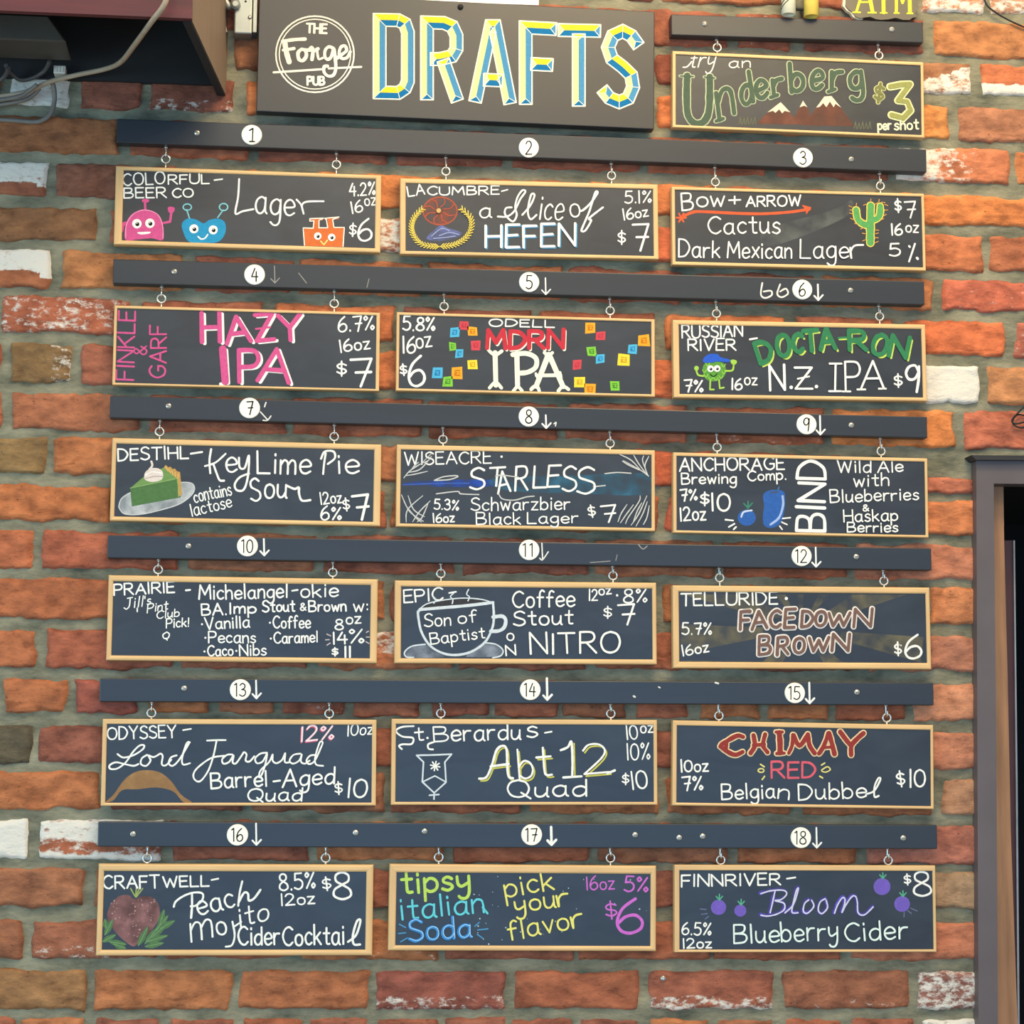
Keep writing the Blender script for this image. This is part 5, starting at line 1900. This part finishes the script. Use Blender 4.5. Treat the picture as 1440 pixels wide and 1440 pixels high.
for s_, x0, y0, x1, y1, h in (('Vanilla', 532, 486, 740, 476, 54), ('Coffee', 852, 480, 1026, 478, 56), ('Pecans', 548, 550, 768, 548, 54), ('Caramel', 856, 552, 1060, 546, 50), ('Caco', 544, 612, 662, 608, 48), ('Nibs', 694, 610, 818, 606, 50)):
    k.text(s_, x0, y0, x1, y1, h, 8)
    k.disc(x0 - 16, y0 - h * .45, 5, WHITE, 2)
k.build('ingredient_lettering', s)
k = I(F)
k.text('8', 1144, 488, 1180, 488, 50, 8)
k.text('oz', 1196, 460, 1264, 456, 50, 8)
k.text('14', 1134, 556, 1200, 554, 54, 9)
k.text('%', 1212, 552, 1278, 550, 66, 9)
k.text('$', 1130, 612, 1156, 610, 40, 8)
k.text('11', 1188, 616, 1216, 616, 52, 11)
for q in ([(1104, 508), (1122, 516)], [(1098, 535), (1116, 534)], [(1104, 560), (1120, 550)], [(1290, 500), (1300, 494)], [(1290, 522), (1304, 522)], [(1288, 544), (1302, 552)]):
    k.line(q, 5, (200, 180, 180))
k.build('price_lettering', s)
k = I(F)
k.text('Jill', 148, 392, 236, 376, 48, 6, slant=.3)
k.text("'s", 246, 374, 274, 366, 40, 6, slant=.3)
k.line([(211, 386), (211, 402)], 6, WHITE)
k.text('Pint', 258, 408, 354, 390, 38, 6, slant=.3)
k.text('Club', 302, 436, 408, 424, 36, 6, slant=.2)
k.text('Pick!', 348, 480, 454, 472, 42, 7, slant=.1)
k.line([(350, 498), (332, 512), (338, 528), (356, 526), (362, 508), (350, 498)], 6, WHITE, smooth=True)
k.line([(346, 528), (352, 536)], 6, WHITE)
k.build('note_lettering', s)

# 11
t, s, I = make_board([(556.7, 816), (924, 819.4), (923, 935), (553.2, 933.3)], (9, 8.5, 6, 7), 'framed chalkboard under disc 11, with a big coffee cup outline on a saucer', [(620, 806.5), (862, 809.5)])
F = (540, 750, 3.6)
k = I(F)
k.text('EPIC', 102, 350, 298, 336, 62, 9)
k.line([(330, 302), (364, 296)], 8, WHITE)
k.build('brewery_lettering', s)
k = I(F)
LB = (206, 216, 222)
k.fill([(186, 384), (220, 358), (300, 338), (400, 328), (480, 334), (546, 350), (380, 366)], (62, 62, 66), 1)
k.line([(180, 390), (172, 400), (176, 440), (190, 500), (230, 565), (290, 604), (360, 616), (440, 600), (510, 552), (548, 480), (556, 420), (552, 352)], 12, LB, 2, True)
k.line([(182, 386), (300, 376), (420, 366), (552, 350)], 15, LB, 2, True)
k.line([(184, 380), (220, 356), (300, 338), (400, 328), (490, 334), (548, 350)], 6, LB, 2, True)
k.line([(552, 424), (598, 420), (616, 440), (608, 476), (580, 494), (540, 496)], 18, LB, 2, True)
for a_, b_ in (([(208, 562), (130, 578), (104, 604), (118, 628), (300, 626), (250, 596)], 0), ([(500, 556), (570, 566), (602, 592), (580, 622), (440, 626), (420, 616)], 0)):
    k.fill(a_, None, 0, m=dust((150, 160, 176), .8))
k.line([(208, 562), (140, 572), (104, 602), (114, 626), (150, 628)], 7, LB, 2, True)
k.line([(506, 554), (566, 562), (602, 592), (590, 620), (550, 630)], 7, LB, 2, True)
for q in ([(252, 354), (262, 336), (248, 318)], [(345, 356), (348, 336), (336, 320), (352, 304)], [(425, 342), (432, 322), (418, 308), (428, 284)]):
    k.line(q, 6, LB, 2, True)
k.build('cup_drawing', s)
k = I(F)
k.text('Son', 206, 474, 338, 466, 64, 8)
k.text('of', 378, 458, 470, 446, 60, 8)
k.text('Baptist', 238, 562, 510, 530, 58, 8)
k.text('Coffee', 652, 376, 964, 370, 84, 10)
k.text('Stout', 656, 468, 954, 460, 74, 10)
k.text('O', 622, 542, 656, 542, 36, 8)
k.text('N', 618, 620, 666, 616, 50, 9)
k.text('NITRO', 742, 612, 1192, 604, 104, 12)
k.build('beer_lettering', s)
k = I(F)
k.text('12', 1038, 340, 1080, 340, 56, 8)
k.text('oz', 1090, 312, 1150, 306, 48, 8)
k.disc(1180, 314, 6, WHITE, 2)
k.text('8%', 1214, 352, 1330, 350, 68, 9)
k.text('$', 1114, 430, 1152, 430, 62, 8)
k.text('7', 1188, 464, 1270, 462, 104, 11)
k.build('price_lettering', s)

# 12
t, s, I = make_board([(945.6, 822), (1308, 827), (1309.5, 941), (947, 941)], (9, 9, 6, 9), 'framed chalkboard under disc 12, with brown outlined capitals over dusty yellow rays', [(1012, 812.5), (1243, 817)])
F = (920, 750, 3.5122)
k = I(F)
RY = dust((130, 124, 100), .6)
for a0, a1 in ((168, 182), (196, 214), (232, 244), (262, 272), (296, 308), (326, 342), (4, 16), (40, 58), (120, 140)):
    q = [(730, 480)]
    for a_ in (a0, a1):
        c_, s_ = math.cos(math.radians(a_)), math.sin(math.radians(a_))
        r_ = min(600 / max(abs(c_), .01), 168 / max(abs(s_), .01))
        q.append((730 + c_ * r_, 470 + s_ * r_))
    k.fill([(730 + (x - 730) * .32, 472 + (y - 472) * .32) for x, y in q[1:]] + [q[2], q[1]], None, 0, False, m=RY)
k.line([(126, 632), (600, 640), (1340, 648)], 8, (150, 150, 110), 0, m=RY)
k.build('ray_drawing', s)
k = I(F)
k.text('TELLURIDE', 132, 358, 608, 350, 62, 9)
k.disc(652, 322, 8, WHITE, 2)
k.build('brewery_lettering', s)
k = I(F)
BRN = (122, 92, 84)
ob = dict(out=(238, 226, 216), ow=29)
for ch, x0, y0, x1, y1, h in (('F', 424, 476, 470, 474, 92), ('A', 482, 474, 556, 464, 82), ('C', 570, 466, 622, 464, 80), ('E', 642, 464, 690, 462, 88), ('D', 726, 462, 780, 460, 76), ('O', 794, 460, 846, 456, 72), ('W', 856, 456, 960, 454, 66), ('N', 984, 460, 1068, 458, 84),
                             ('B', 516, 598, 572, 594, 88), ('R', 606, 598, 660, 594, 84), ('O', 688, 592, 740, 588, 72), ('W', 760, 584, 856, 580, 68), ('N', 876, 580, 956, 580, 80)):
    k.text(ch, x0, y0, x1, y1, h, 15, BRN, 3, slant=.1, **ob)
k.build('beer_lettering', s)
k = I(F)
k.text('5.7%', 138, 500, 282, 500, 58, 8)
k.text('16oz', 142, 606, 270, 584, 50, 8)
k.text('$', 1190, 604, 1222, 602, 70, 9)
k.text('6', 1240, 620, 1320, 620, 116, 12)
k.build('price_lettering', s)

# 13
t, s, I = make_board([(144.4, 1011), (530, 1012), (528, 1133), (141.4, 1133)], (6, 7, 6, 4), 'framed chalkboard under disc 13, with flowing cursive writing and a brown chalk arch', [(213, 1002.5), (463, 1003.5)])
F = (120, 940, 3.2727)
k = I(F)
k.text('ODYSSEY', 102, 328, 418, 318, 56, 8)
k.line([(450, 284), (486, 278)], 7, WHITE)
k.build('brewery_lettering', s)
k = I(F)
k.line([(148, 394), (176, 410), (224, 398), (264, 372), (270, 354), (248, 356), (218, 386), (186, 432), (148, 460), (116, 462), (112, 446), (140, 432), (180, 440), (222, 448), (244, 440)], 8, WHITE, smooth=True)
k.line([(284, 398), (260, 414), (256, 440), (280, 448), (300, 424), (290, 400), (312, 408), (332, 400), (346, 392), (356, 404), (352, 440), (370, 446), (396, 420)], 8, WHITE, smooth=True)
k.line([(420, 400), (394, 410), (384, 436), (402, 448), (432, 420), (474, 350), (480, 340), (466, 346), (446, 410), (450, 442), (482, 436)], 8, WHITE, smooth=True)
k.line([(560, 332), (604, 330), (646, 330)], 8, WHITE, smooth=True)
k.line([(604, 332), (590, 400), (566, 470), (530, 518), (504, 512), (498, 486), (520, 454), (580, 412), (640, 402)], 8, WHITE, smooth=True)
k.line([(676, 396), (652, 398), (630, 418), (636, 438), (662, 430), (682, 400), (678, 432), (694, 436), (720, 400), (730, 386), (742, 396), (738, 424), (756, 428), (778, 404)], 8, WHITE, smooth=True)
k.line([(836, 388), (806, 392), (782, 414), (790, 436), (816, 428), (836, 394), (826, 450), (810, 492), (800, 500), (806, 470), (846, 430), (862, 396), (862, 424), (880, 436), (906, 420), (920, 390), (918, 430), (940, 432)], 8, WHITE, smooth=True)
k.line([(990, 392), (958, 398), (940, 424), (956, 438), (984, 424), (996, 396), (992, 428), (1010, 438), (1032, 424)], 8, WHITE, smooth=True)
k.line([(1060, 398), (1034, 402), (1018, 424), (1030, 440), (1056, 424), (1086, 360), (1092, 340), (1078, 342), (1058, 408), (1062, 442), (1094, 448)], 8, WHITE, smooth=True)
k.text('Barrel', 580, 552, 836, 540, 72, 10)
k.line([(866, 520), (896, 516)], 9, WHITE)
k.text('Aged', 908, 546, 1146, 530, 78, 10, slant=.12)
k.text('Quad', 746, 610, 996, 608, 58, 9, slant=.1)
k.build('beer_lettering', s)
k = I(F)
k.text('12%', 992, 338, 1142, 324, 66, 9, (250, 214, 222), shadow=(214, 90, 120), sh=(-3, 4), sw=9, slant=.12)
k.text('10oz', 1206, 310, 1322, 300, 50, 7, slant=.15)
k.text('$', 1152, 582, 1184, 578, 60, 8)
k.text('10', 1206, 594, 1294, 590, 82, 10, slant=.12)
k.build('price_lettering', s)
k = I(F)
BW = (150, 112, 74)
k.fill([(92, 616), (130, 580), (180, 512), (232, 476), (290, 468), (346, 480), (396, 520), (440, 580), (490, 616), (450, 614), (404, 566), (330, 548), (240, 556), (170, 560), (130, 606)], BW, 1)
k.fill([(92, 616), (130, 580), (180, 512), (232, 476), (290, 468), (346, 480), (396, 520), (440, 580), (490, 616), (450, 614), (404, 566), (330, 548), (240, 556), (170, 560), (130, 606)], None, 2, m=dust((176, 138, 96), .8))
k.build('arch_drawing', s)

# 14
t, s, I = make_board([(551, 1011), (924.7, 1012.3), (924, 1132), (549.7, 1131.7)], (6, 7, 5, 4), 'framed chalkboard under disc 14, with a white shield outline and yellow-edged letters', [(620, 1003), (859, 1003.5)])
F = (540, 940, 3.6)
k = I(F)
k.line([(150, 292), (92, 296), (60, 316), (92, 344), (146, 352), (140, 382), (96, 384), (76, 392), (90, 408)], 9, WHITE, smooth=True)
k.text('t', 158, 366, 200, 362, 66, 9)
k.disc(220, 352, 6, WHITE, 2)
k.text('B', 254, 370, 326, 368, 76, 9)
k.line([(254, 372), (224, 384), (226, 406), (248, 410)], 9, WHITE, smooth=True)
k.text('erardu', 342, 368, 690, 358, 82, 10)
k.text('s', 726, 350, 778, 346, 92, 10)
k.line([(814, 326), (848, 320)], 8, WHITE)
k.build('brewery_lettering', s)
k = I(F)
YA = (206, 200, 80)
sa = dict(shadow=YA, sh=(9, 11), sw=8)
for q in ([(482, 558), (518, 550), (546, 490), (570, 414), (600, 392), (620, 410), (624, 500), (632, 548), (652, 556)], [(540, 496), (630, 484)]):
    k.line([(x + 9, y + 11) for x, y in q], 8, YA, 1, True)
    k.line(q, 12, WHITE, 2, True)
k.text('b', 686, 556, 756, 552, 152, 11, **sa)
k.text('t', 778, 550, 850, 544, 168, 12, **sa)
k.line([(894, 414), (930, 398), (948, 372), (954, 470), (952, 546)], 12, WHITE, 2, True)
k.line([(962, 380), (966, 540)], 8, YA, 1)
k.line([(908, 552), (1000, 546)], 11, WHITE)
k.text('2', 1014, 538, 1140, 530, 156, 11, **sa)
k.line([(1130, 532), (1168, 516)], 11, WHITE)
k.text('Quad', 628, 654, 1026, 644, 82, 11)
k.build('beer_lettering', s)
k = I(F)
k.text('10', 1230, 360, 1286, 354, 72, 8)
k.text('oz', 1300, 326, 1362, 322, 58, 8)
k.text('10%', 1232, 464, 1346, 460, 84, 8)
k.text('$', 1208, 590, 1240, 588, 60, 8)
k.text('10', 1258, 612, 1336, 602, 92, 10)
k.build('price_lettering', s)
k = I(F)
k.line([(165, 440), (250, 438), (342, 434), (308, 474), (314, 576), (254, 630), (194, 574), (200, 474), (165, 440)], 8, LB)
k.line([(200, 572), (258, 544), (312, 574)], 7, LB)
k.line([(254, 630), (253, 662)], 8, LB)
k.line([(230, 642), (278, 638)], 8, LB)
for a_ in range(4):
    c_, s_ = math.cos(a_ * PI / 4 + .2), math.sin(a_ * PI / 4 + .2)
    k.line([(259 - 24 * c_, 494 - 24 * s_), (259 + 24 * c_, 494 + 24 * s_)], 7, WHITE)
k.build('shield_drawing', s)

# 15
t, s, I = make_board([(945.7, 1013), (1312, 1019.5), (1314, 1138), (946, 1132.5)], (6, 7, 4, 4), 'framed chalkboard under disc 15, with red capitals outlined in cream', [(1011, 1006.5), (1247, 1009.5)])
F = (920, 940, 3.4286)
k = I(F)
CRM, RDB = (244, 210, 158), (156, 56, 52)


def flared(paths):
    for q, w_ in paths:
        k.line(q, w_ + 12, CRM, 2, True)
    for q, w_ in paths:
        k.line(q, w_, RDB, 3, True)


flared([([(428, 330), (400, 324), (350, 350), (322, 372), (348, 398), (390, 416), (426, 402)], 20), ([(318, 376), (345, 352), (345, 394)], 18)])
flared([([(478, 322), (484, 372), (464, 408)], 20), ([(534, 318), (524, 370), (546, 404)], 20), ([(478, 370), (530, 366)], 16)])
flared([([(602, 310), (606, 360), (606, 405)], 26), ([(586, 306), (618, 306)], 14), ([(590, 410), (626, 408)], 14)])
flared([([(668, 320), (664, 370), (648, 408)], 18), ([(672, 322), (700, 372), (740, 318)], 20), ([(740, 318), (748, 370), (772, 408)], 22)])
flared([([(838, 312), (818, 370), (794, 410)], 20), ([(842, 312), (858, 370), (868, 412)], 22), ([(818, 382), (856, 378)], 13)])
flared([([(896, 306), (926, 346), (946, 370)], 22), ([(1008, 312), (976, 340), (950, 372), (948, 416)], 22)])
k.build('beer_lettering', s)
k = I(F)
PR = (226, 90, 108)
k.text('RED', 566, 528, 776, 526, 76, 12, PR, jit=.5)
YL = (232, 216, 120)
k.ring(515, 492, 14, 6, YL, ry=9)
for q in ([(512, 462), (530, 474)], [(520, 536), (532, 520)], [(806, 466), (822, 456)], [(812, 528), (798, 520)]):
    k.line(q, 7, YL)
k.line([(806, 490), (834, 474), (848, 488), (826, 500), (808, 496)], 6, YL, 2, True)
k.text('Belgia', 326, 630, 580, 624, 70, 9)
k.text('n', 596, 624, 648, 630, 78, 9)
k.text('Dubbe', 696, 634, 1020, 622, 76, 9)
k.line([(1020, 606), (1060, 590), (1090, 536), (1080, 530), (1062, 570), (1062, 618), (1082, 614)], 9, WHITE, smooth=True)
k.build('style_lettering', s)
k = I(F)
k.text('10oz', 130, 500, 260, 494, 56, 9)
k.text('7%', 138, 590, 234, 586, 68, 9)
k.text('$', 1176, 574, 1212, 568, 80, 9)
k.text('10', 1232, 572, 1306, 570, 82, 10)
k.build('price_lettering', s)

# 16
t, s, I = make_board([(137.5, 1215.6), (525.8, 1215), (523.2, 1344.7), (135.6, 1343)], (8, 10, 10, 8), 'framed chalkboard under disc 16, with a dark red peach among green leaves', [(207, 1207), (458, 1206.5)])
F = (110, 1140, 3.2)
k = I(F)
k.text('CRAFT', 114, 352, 366, 346, 56, 9)
k.text('WELL', 384, 344, 588, 338, 46, 9)
k.line([(600, 312), (630, 306)], 8, WHITE)
k.build('brewery_lettering', s)
k = I(F)
k.line([(430, 432), (440, 408), (478, 382), (524, 368), (560, 374), (556, 406), (526, 428), (506, 430)], 9, WHITE, smooth=True)
k.line([(512, 378), (512, 430), (508, 482)], 10, WHITE, smooth=True)
k.text('eac', 544, 470, 706, 432, 96, 10)
k.line([(738, 318), (726, 372), (720, 428)], 9, WHITE, smooth=True)
k.line([(722, 412), (746, 370), (764, 374), (768, 404), (792, 394), (820, 356)], 10, WHITE, smooth=True)
k.text('m', 510, 592, 606, 568, 132, 10, slant=.2)
k.text('o', 628, 562, 670, 556, 92, 10)
k.line([(694, 500), (704, 560), (692, 604), (664, 612)], 9, WHITE, smooth=True)
k.line([(704, 520), (734, 500)], 8, WHITE)
k.text('ito', 728, 526, 858, 488, 88, 9, slant=.2)
k.text('Cider', 722, 606, 906, 600, 82, 10)
k.text('Cocktai', 922, 606, 1196, 600, 86, 10)
k.line([(1214, 590), (1250, 560), (1270, 496), (1254, 498), (1236, 560), (1240, 600), (1268, 602)], 10, WHITE, smooth=True)
k.build('beer_lettering', s)
k = I(F)
k.text('8.5%', 908, 360, 1066, 348, 74, 9)
k.text('12oz', 914, 426, 1064, 418, 52, 8)
k.text('$', 1104, 362, 1140, 356, 60, 8)
k.text('8', 1150, 398, 1228, 398, 118, 11)
k.build('price_lettering', s)
k = I(F)
pe = [(132, 490), (142, 430), (180, 386), (226, 380), (254, 398), (290, 384), (336, 392), (364, 430), (362, 490), (320, 550), (262, 604), (236, 606), (180, 560)]
k.fill(pe, (92, 66, 66), 1)
k.fill(pe, None, 2, m=dust((160, 116, 116), .9))
rr = random.Random(9)
for i in range(90):
    x, y = rr.uniform(145, 350), rr.uniform(400, 570)
    if abs(x - 248) < 105 - max(0, y - 480) * .95:
        k.disc(x, y, rr.uniform(2, 5), rr.choice([(150, 112, 110), (120, 88, 88), (176, 136, 130)]), 3)
LE = (84, 124, 78)
for q in ([(236, 350), (256, 386)], [(262, 346), (258, 388)], [(290, 350), (262, 388)], [(276, 348), (262, 380)]):
    k.line(q, 6, (156, 170, 92), 4)
for x, y, a_, L_ in ((110, 590, -.5, 70), (120, 560, -1.1, 80), (140, 590, .15, 80), (160, 600, .35, 60), (270, 608, -1.1, 100), (300, 600, -.9, 110), (310, 590, -.3, 100), (330, 570, -.7, 90), (350, 540, -.9, 90), (366, 520, -1.3, 80), (300, 612, -.2, 90), (370, 530, -.5, 76), (126, 530, -1.7, 44)):
    c_, s_ = math.cos(a_), math.sin(a_)
    k.fill([(x, y), (x + c_ * L_ * .4 - s_ * 14, y + s_ * L_ * .4 + c_ * 14), (x + c_ * L_, y + s_ * L_), (x + c_ * L_ * .4 + s_ * 14, y + s_ * L_ * .4 - c_ * 14)], LE, 4)
    k.line([(x, y), (x + c_ * L_ * .9, y + s_ * L_ * .9)], 3, (120, 158, 108), 5)
k.build('peach_drawing', s)

# 17
t, s, I = make_board([(548, 1214.4), (924.7, 1218), (921, 1337.3), (545.6, 1337)], (10, 11.5, 8, 7), 'framed chalkboard under disc 17, lettered in lime, cyan, blue, yellow and magenta', [(617, 1205.5), (858.5, 1206.5)])
F = (540, 1140, 3.6)
k = I(F)
LI, CY2, BL2, YE2, MG = (186, 222, 90), (90, 208, 220), (50, 140, 220), (236, 228, 110), (206, 100, 206)
k.text('tipsy', 92, 418, 436, 398, 112, 15, LI)
k.text('italian', 88, 550, 506, 514, 108, 12, CY2)
k.line([(500, 490), (524, 520)], 11, CY2)
k.text('Soda', 128, 662, 440, 640, 104, 15, BL2, 3, out=None)
k.text('Soda', 132, 660, 444, 638, 104, 5, (150, 206, 240), 4)
for q in ([(78, 575), (110, 592)], [(74, 622), (110, 618)], [(84, 664), (118, 644)], [(460, 585), (482, 566)], [(474, 604), (526, 598)], [(472, 626), (500, 646)]):
    k.line(q, 6, (70, 150, 200))
k.build('name_lettering', s)
k = I(F)
k.text('pick', 618, 438, 860, 396, 100, 11, YE2)
k.text('you', 668, 516, 868, 490, 92, 11, YE2)
k.line([(872, 432), (884, 484), (884, 446), (900, 424), (928, 420)], 11, YE2, 2, True)
k.text('flavo', 634, 656, 938, 600, 98, 11, YE2)
k.line([(944, 540), (958, 594), (956, 552), (970, 530), (998, 522)], 11, YE2, 2, True)
k.build('flavor_lettering', s)
k = I(F)
k.text('16oz', 1026, 402, 1166, 396, 66, 8, MG)
k.text('5%', 1216, 408, 1334, 414, 74, 10, MG)
k.text('$', 1128, 552, 1182, 546, 90, 9, MG)
k.text('6', 1184, 626, 1312, 622, 176, 15, MG)
k.build('price_lettering', s)
k = I(F)
rr = random.Random(12)
for i in range(34):
    x, y = rr.uniform(450, 1330), rr.uniform(330, 680)
    k.disc(x, y, rr.uniform(1.5, 4), (170, 190, 200), 0)
k.build('chalk_specks', s)

# 18
t, s, I = make_board([(948.3, 1216.4), (1316, 1217), (1316.6, 1339), (949, 1339)], (7, 7.5, 4, 3.5), 'framed chalkboard under disc 18, with four purple berries', [(1013.5, 1209.5), (1249, 1210)])
F = (920, 1140, 3.4286)
k = I(F)
k.text('FINNRIVER', 132, 366, 608, 356, 55, 9)
k.line([(640, 328), (680, 322)], 8, WHITE)
k.build('brewery_lettering', s)
k = I(F)
PU, LV = (84, 72, 168), (206, 204, 232)
strokes = [[(512, 398), (560, 384), (620, 382), (636, 400), (610, 426), (580, 432), (622, 444), (624, 474), (590, 496), (546, 506), (512, 502)], [(580, 384), (568, 440), (556, 490)],
           [(628, 490), (668, 450), (692, 376), (682, 384), (666, 450), (662, 488), (690, 490)], [(742, 428), (722, 446), (716, 482), (736, 492), (766, 460), (756, 430)], [(822, 422), (796, 440), (788, 478), (806, 494), (832, 466), (826, 430)],
           [(866, 492), (882, 450), (904, 418), (916, 424), (914, 450), (902, 488), (922, 450), (950, 412), (968, 412), (976, 440), (980, 490), (1010, 500), (1052, 462)]]
for q in strokes:
    k.line(q, 18, None, 1, True, m=dust((96, 84, 190), .95))
    k.line([(x + 2, y + 2) for x, y in q], 7, LV, 2, True)
k.text('Blue', 384, 640, 600, 632, 88, 10, (222, 240, 232))
k.text('berry', 614, 632, 884, 618, 96, 10, (222, 240, 232))
k.text('Cider', 920, 630, 1218, 614, 90, 10, (222, 240, 232))
k.build('beer_lettering', s)
k = I(F)
k.text('6.5%', 134, 598, 272, 602, 60, 8)
k.text('12oz', 140, 664, 276, 660, 46, 8)
k.text('$', 1208, 360, 1238, 356, 54, 8)
k.text('8', 1254, 412, 1336, 408, 116, 11)
k.build('price_lettering', s)
VI = (112, 92, 190)
for x, y, r_ in ((310, 466, 37), (415, 482, 29), (1098, 366, 41), (1195, 450, 38)):
    k = I(F)
    k.disc(x, y, r_, VI, 1)
    k.disc(x + 3, y + 3, r_ * .8, None, 2, m=dust((134, 110, 214), .8))
    for dx in (-15, 0, 15):
        k.line([(x + 4, y - r_ + 2), (x + 4 + dx, y - r_ - (26 if dx == 0 else 16))], 6, (84, 178, 140), 3)
    k.build('berry_drawing', s)
k = I(F)
for q in ([(222, 474), (250, 476)], [(228, 500), (256, 496)], [(246, 522), (262, 510)], [(1205, 490), (1204, 512)], [(1222, 482), (1240, 496)], [(1236, 470), (1268, 484)]):
    k.line(q, 5, (104, 112, 150))
k.build('sparkle_drawing', s)
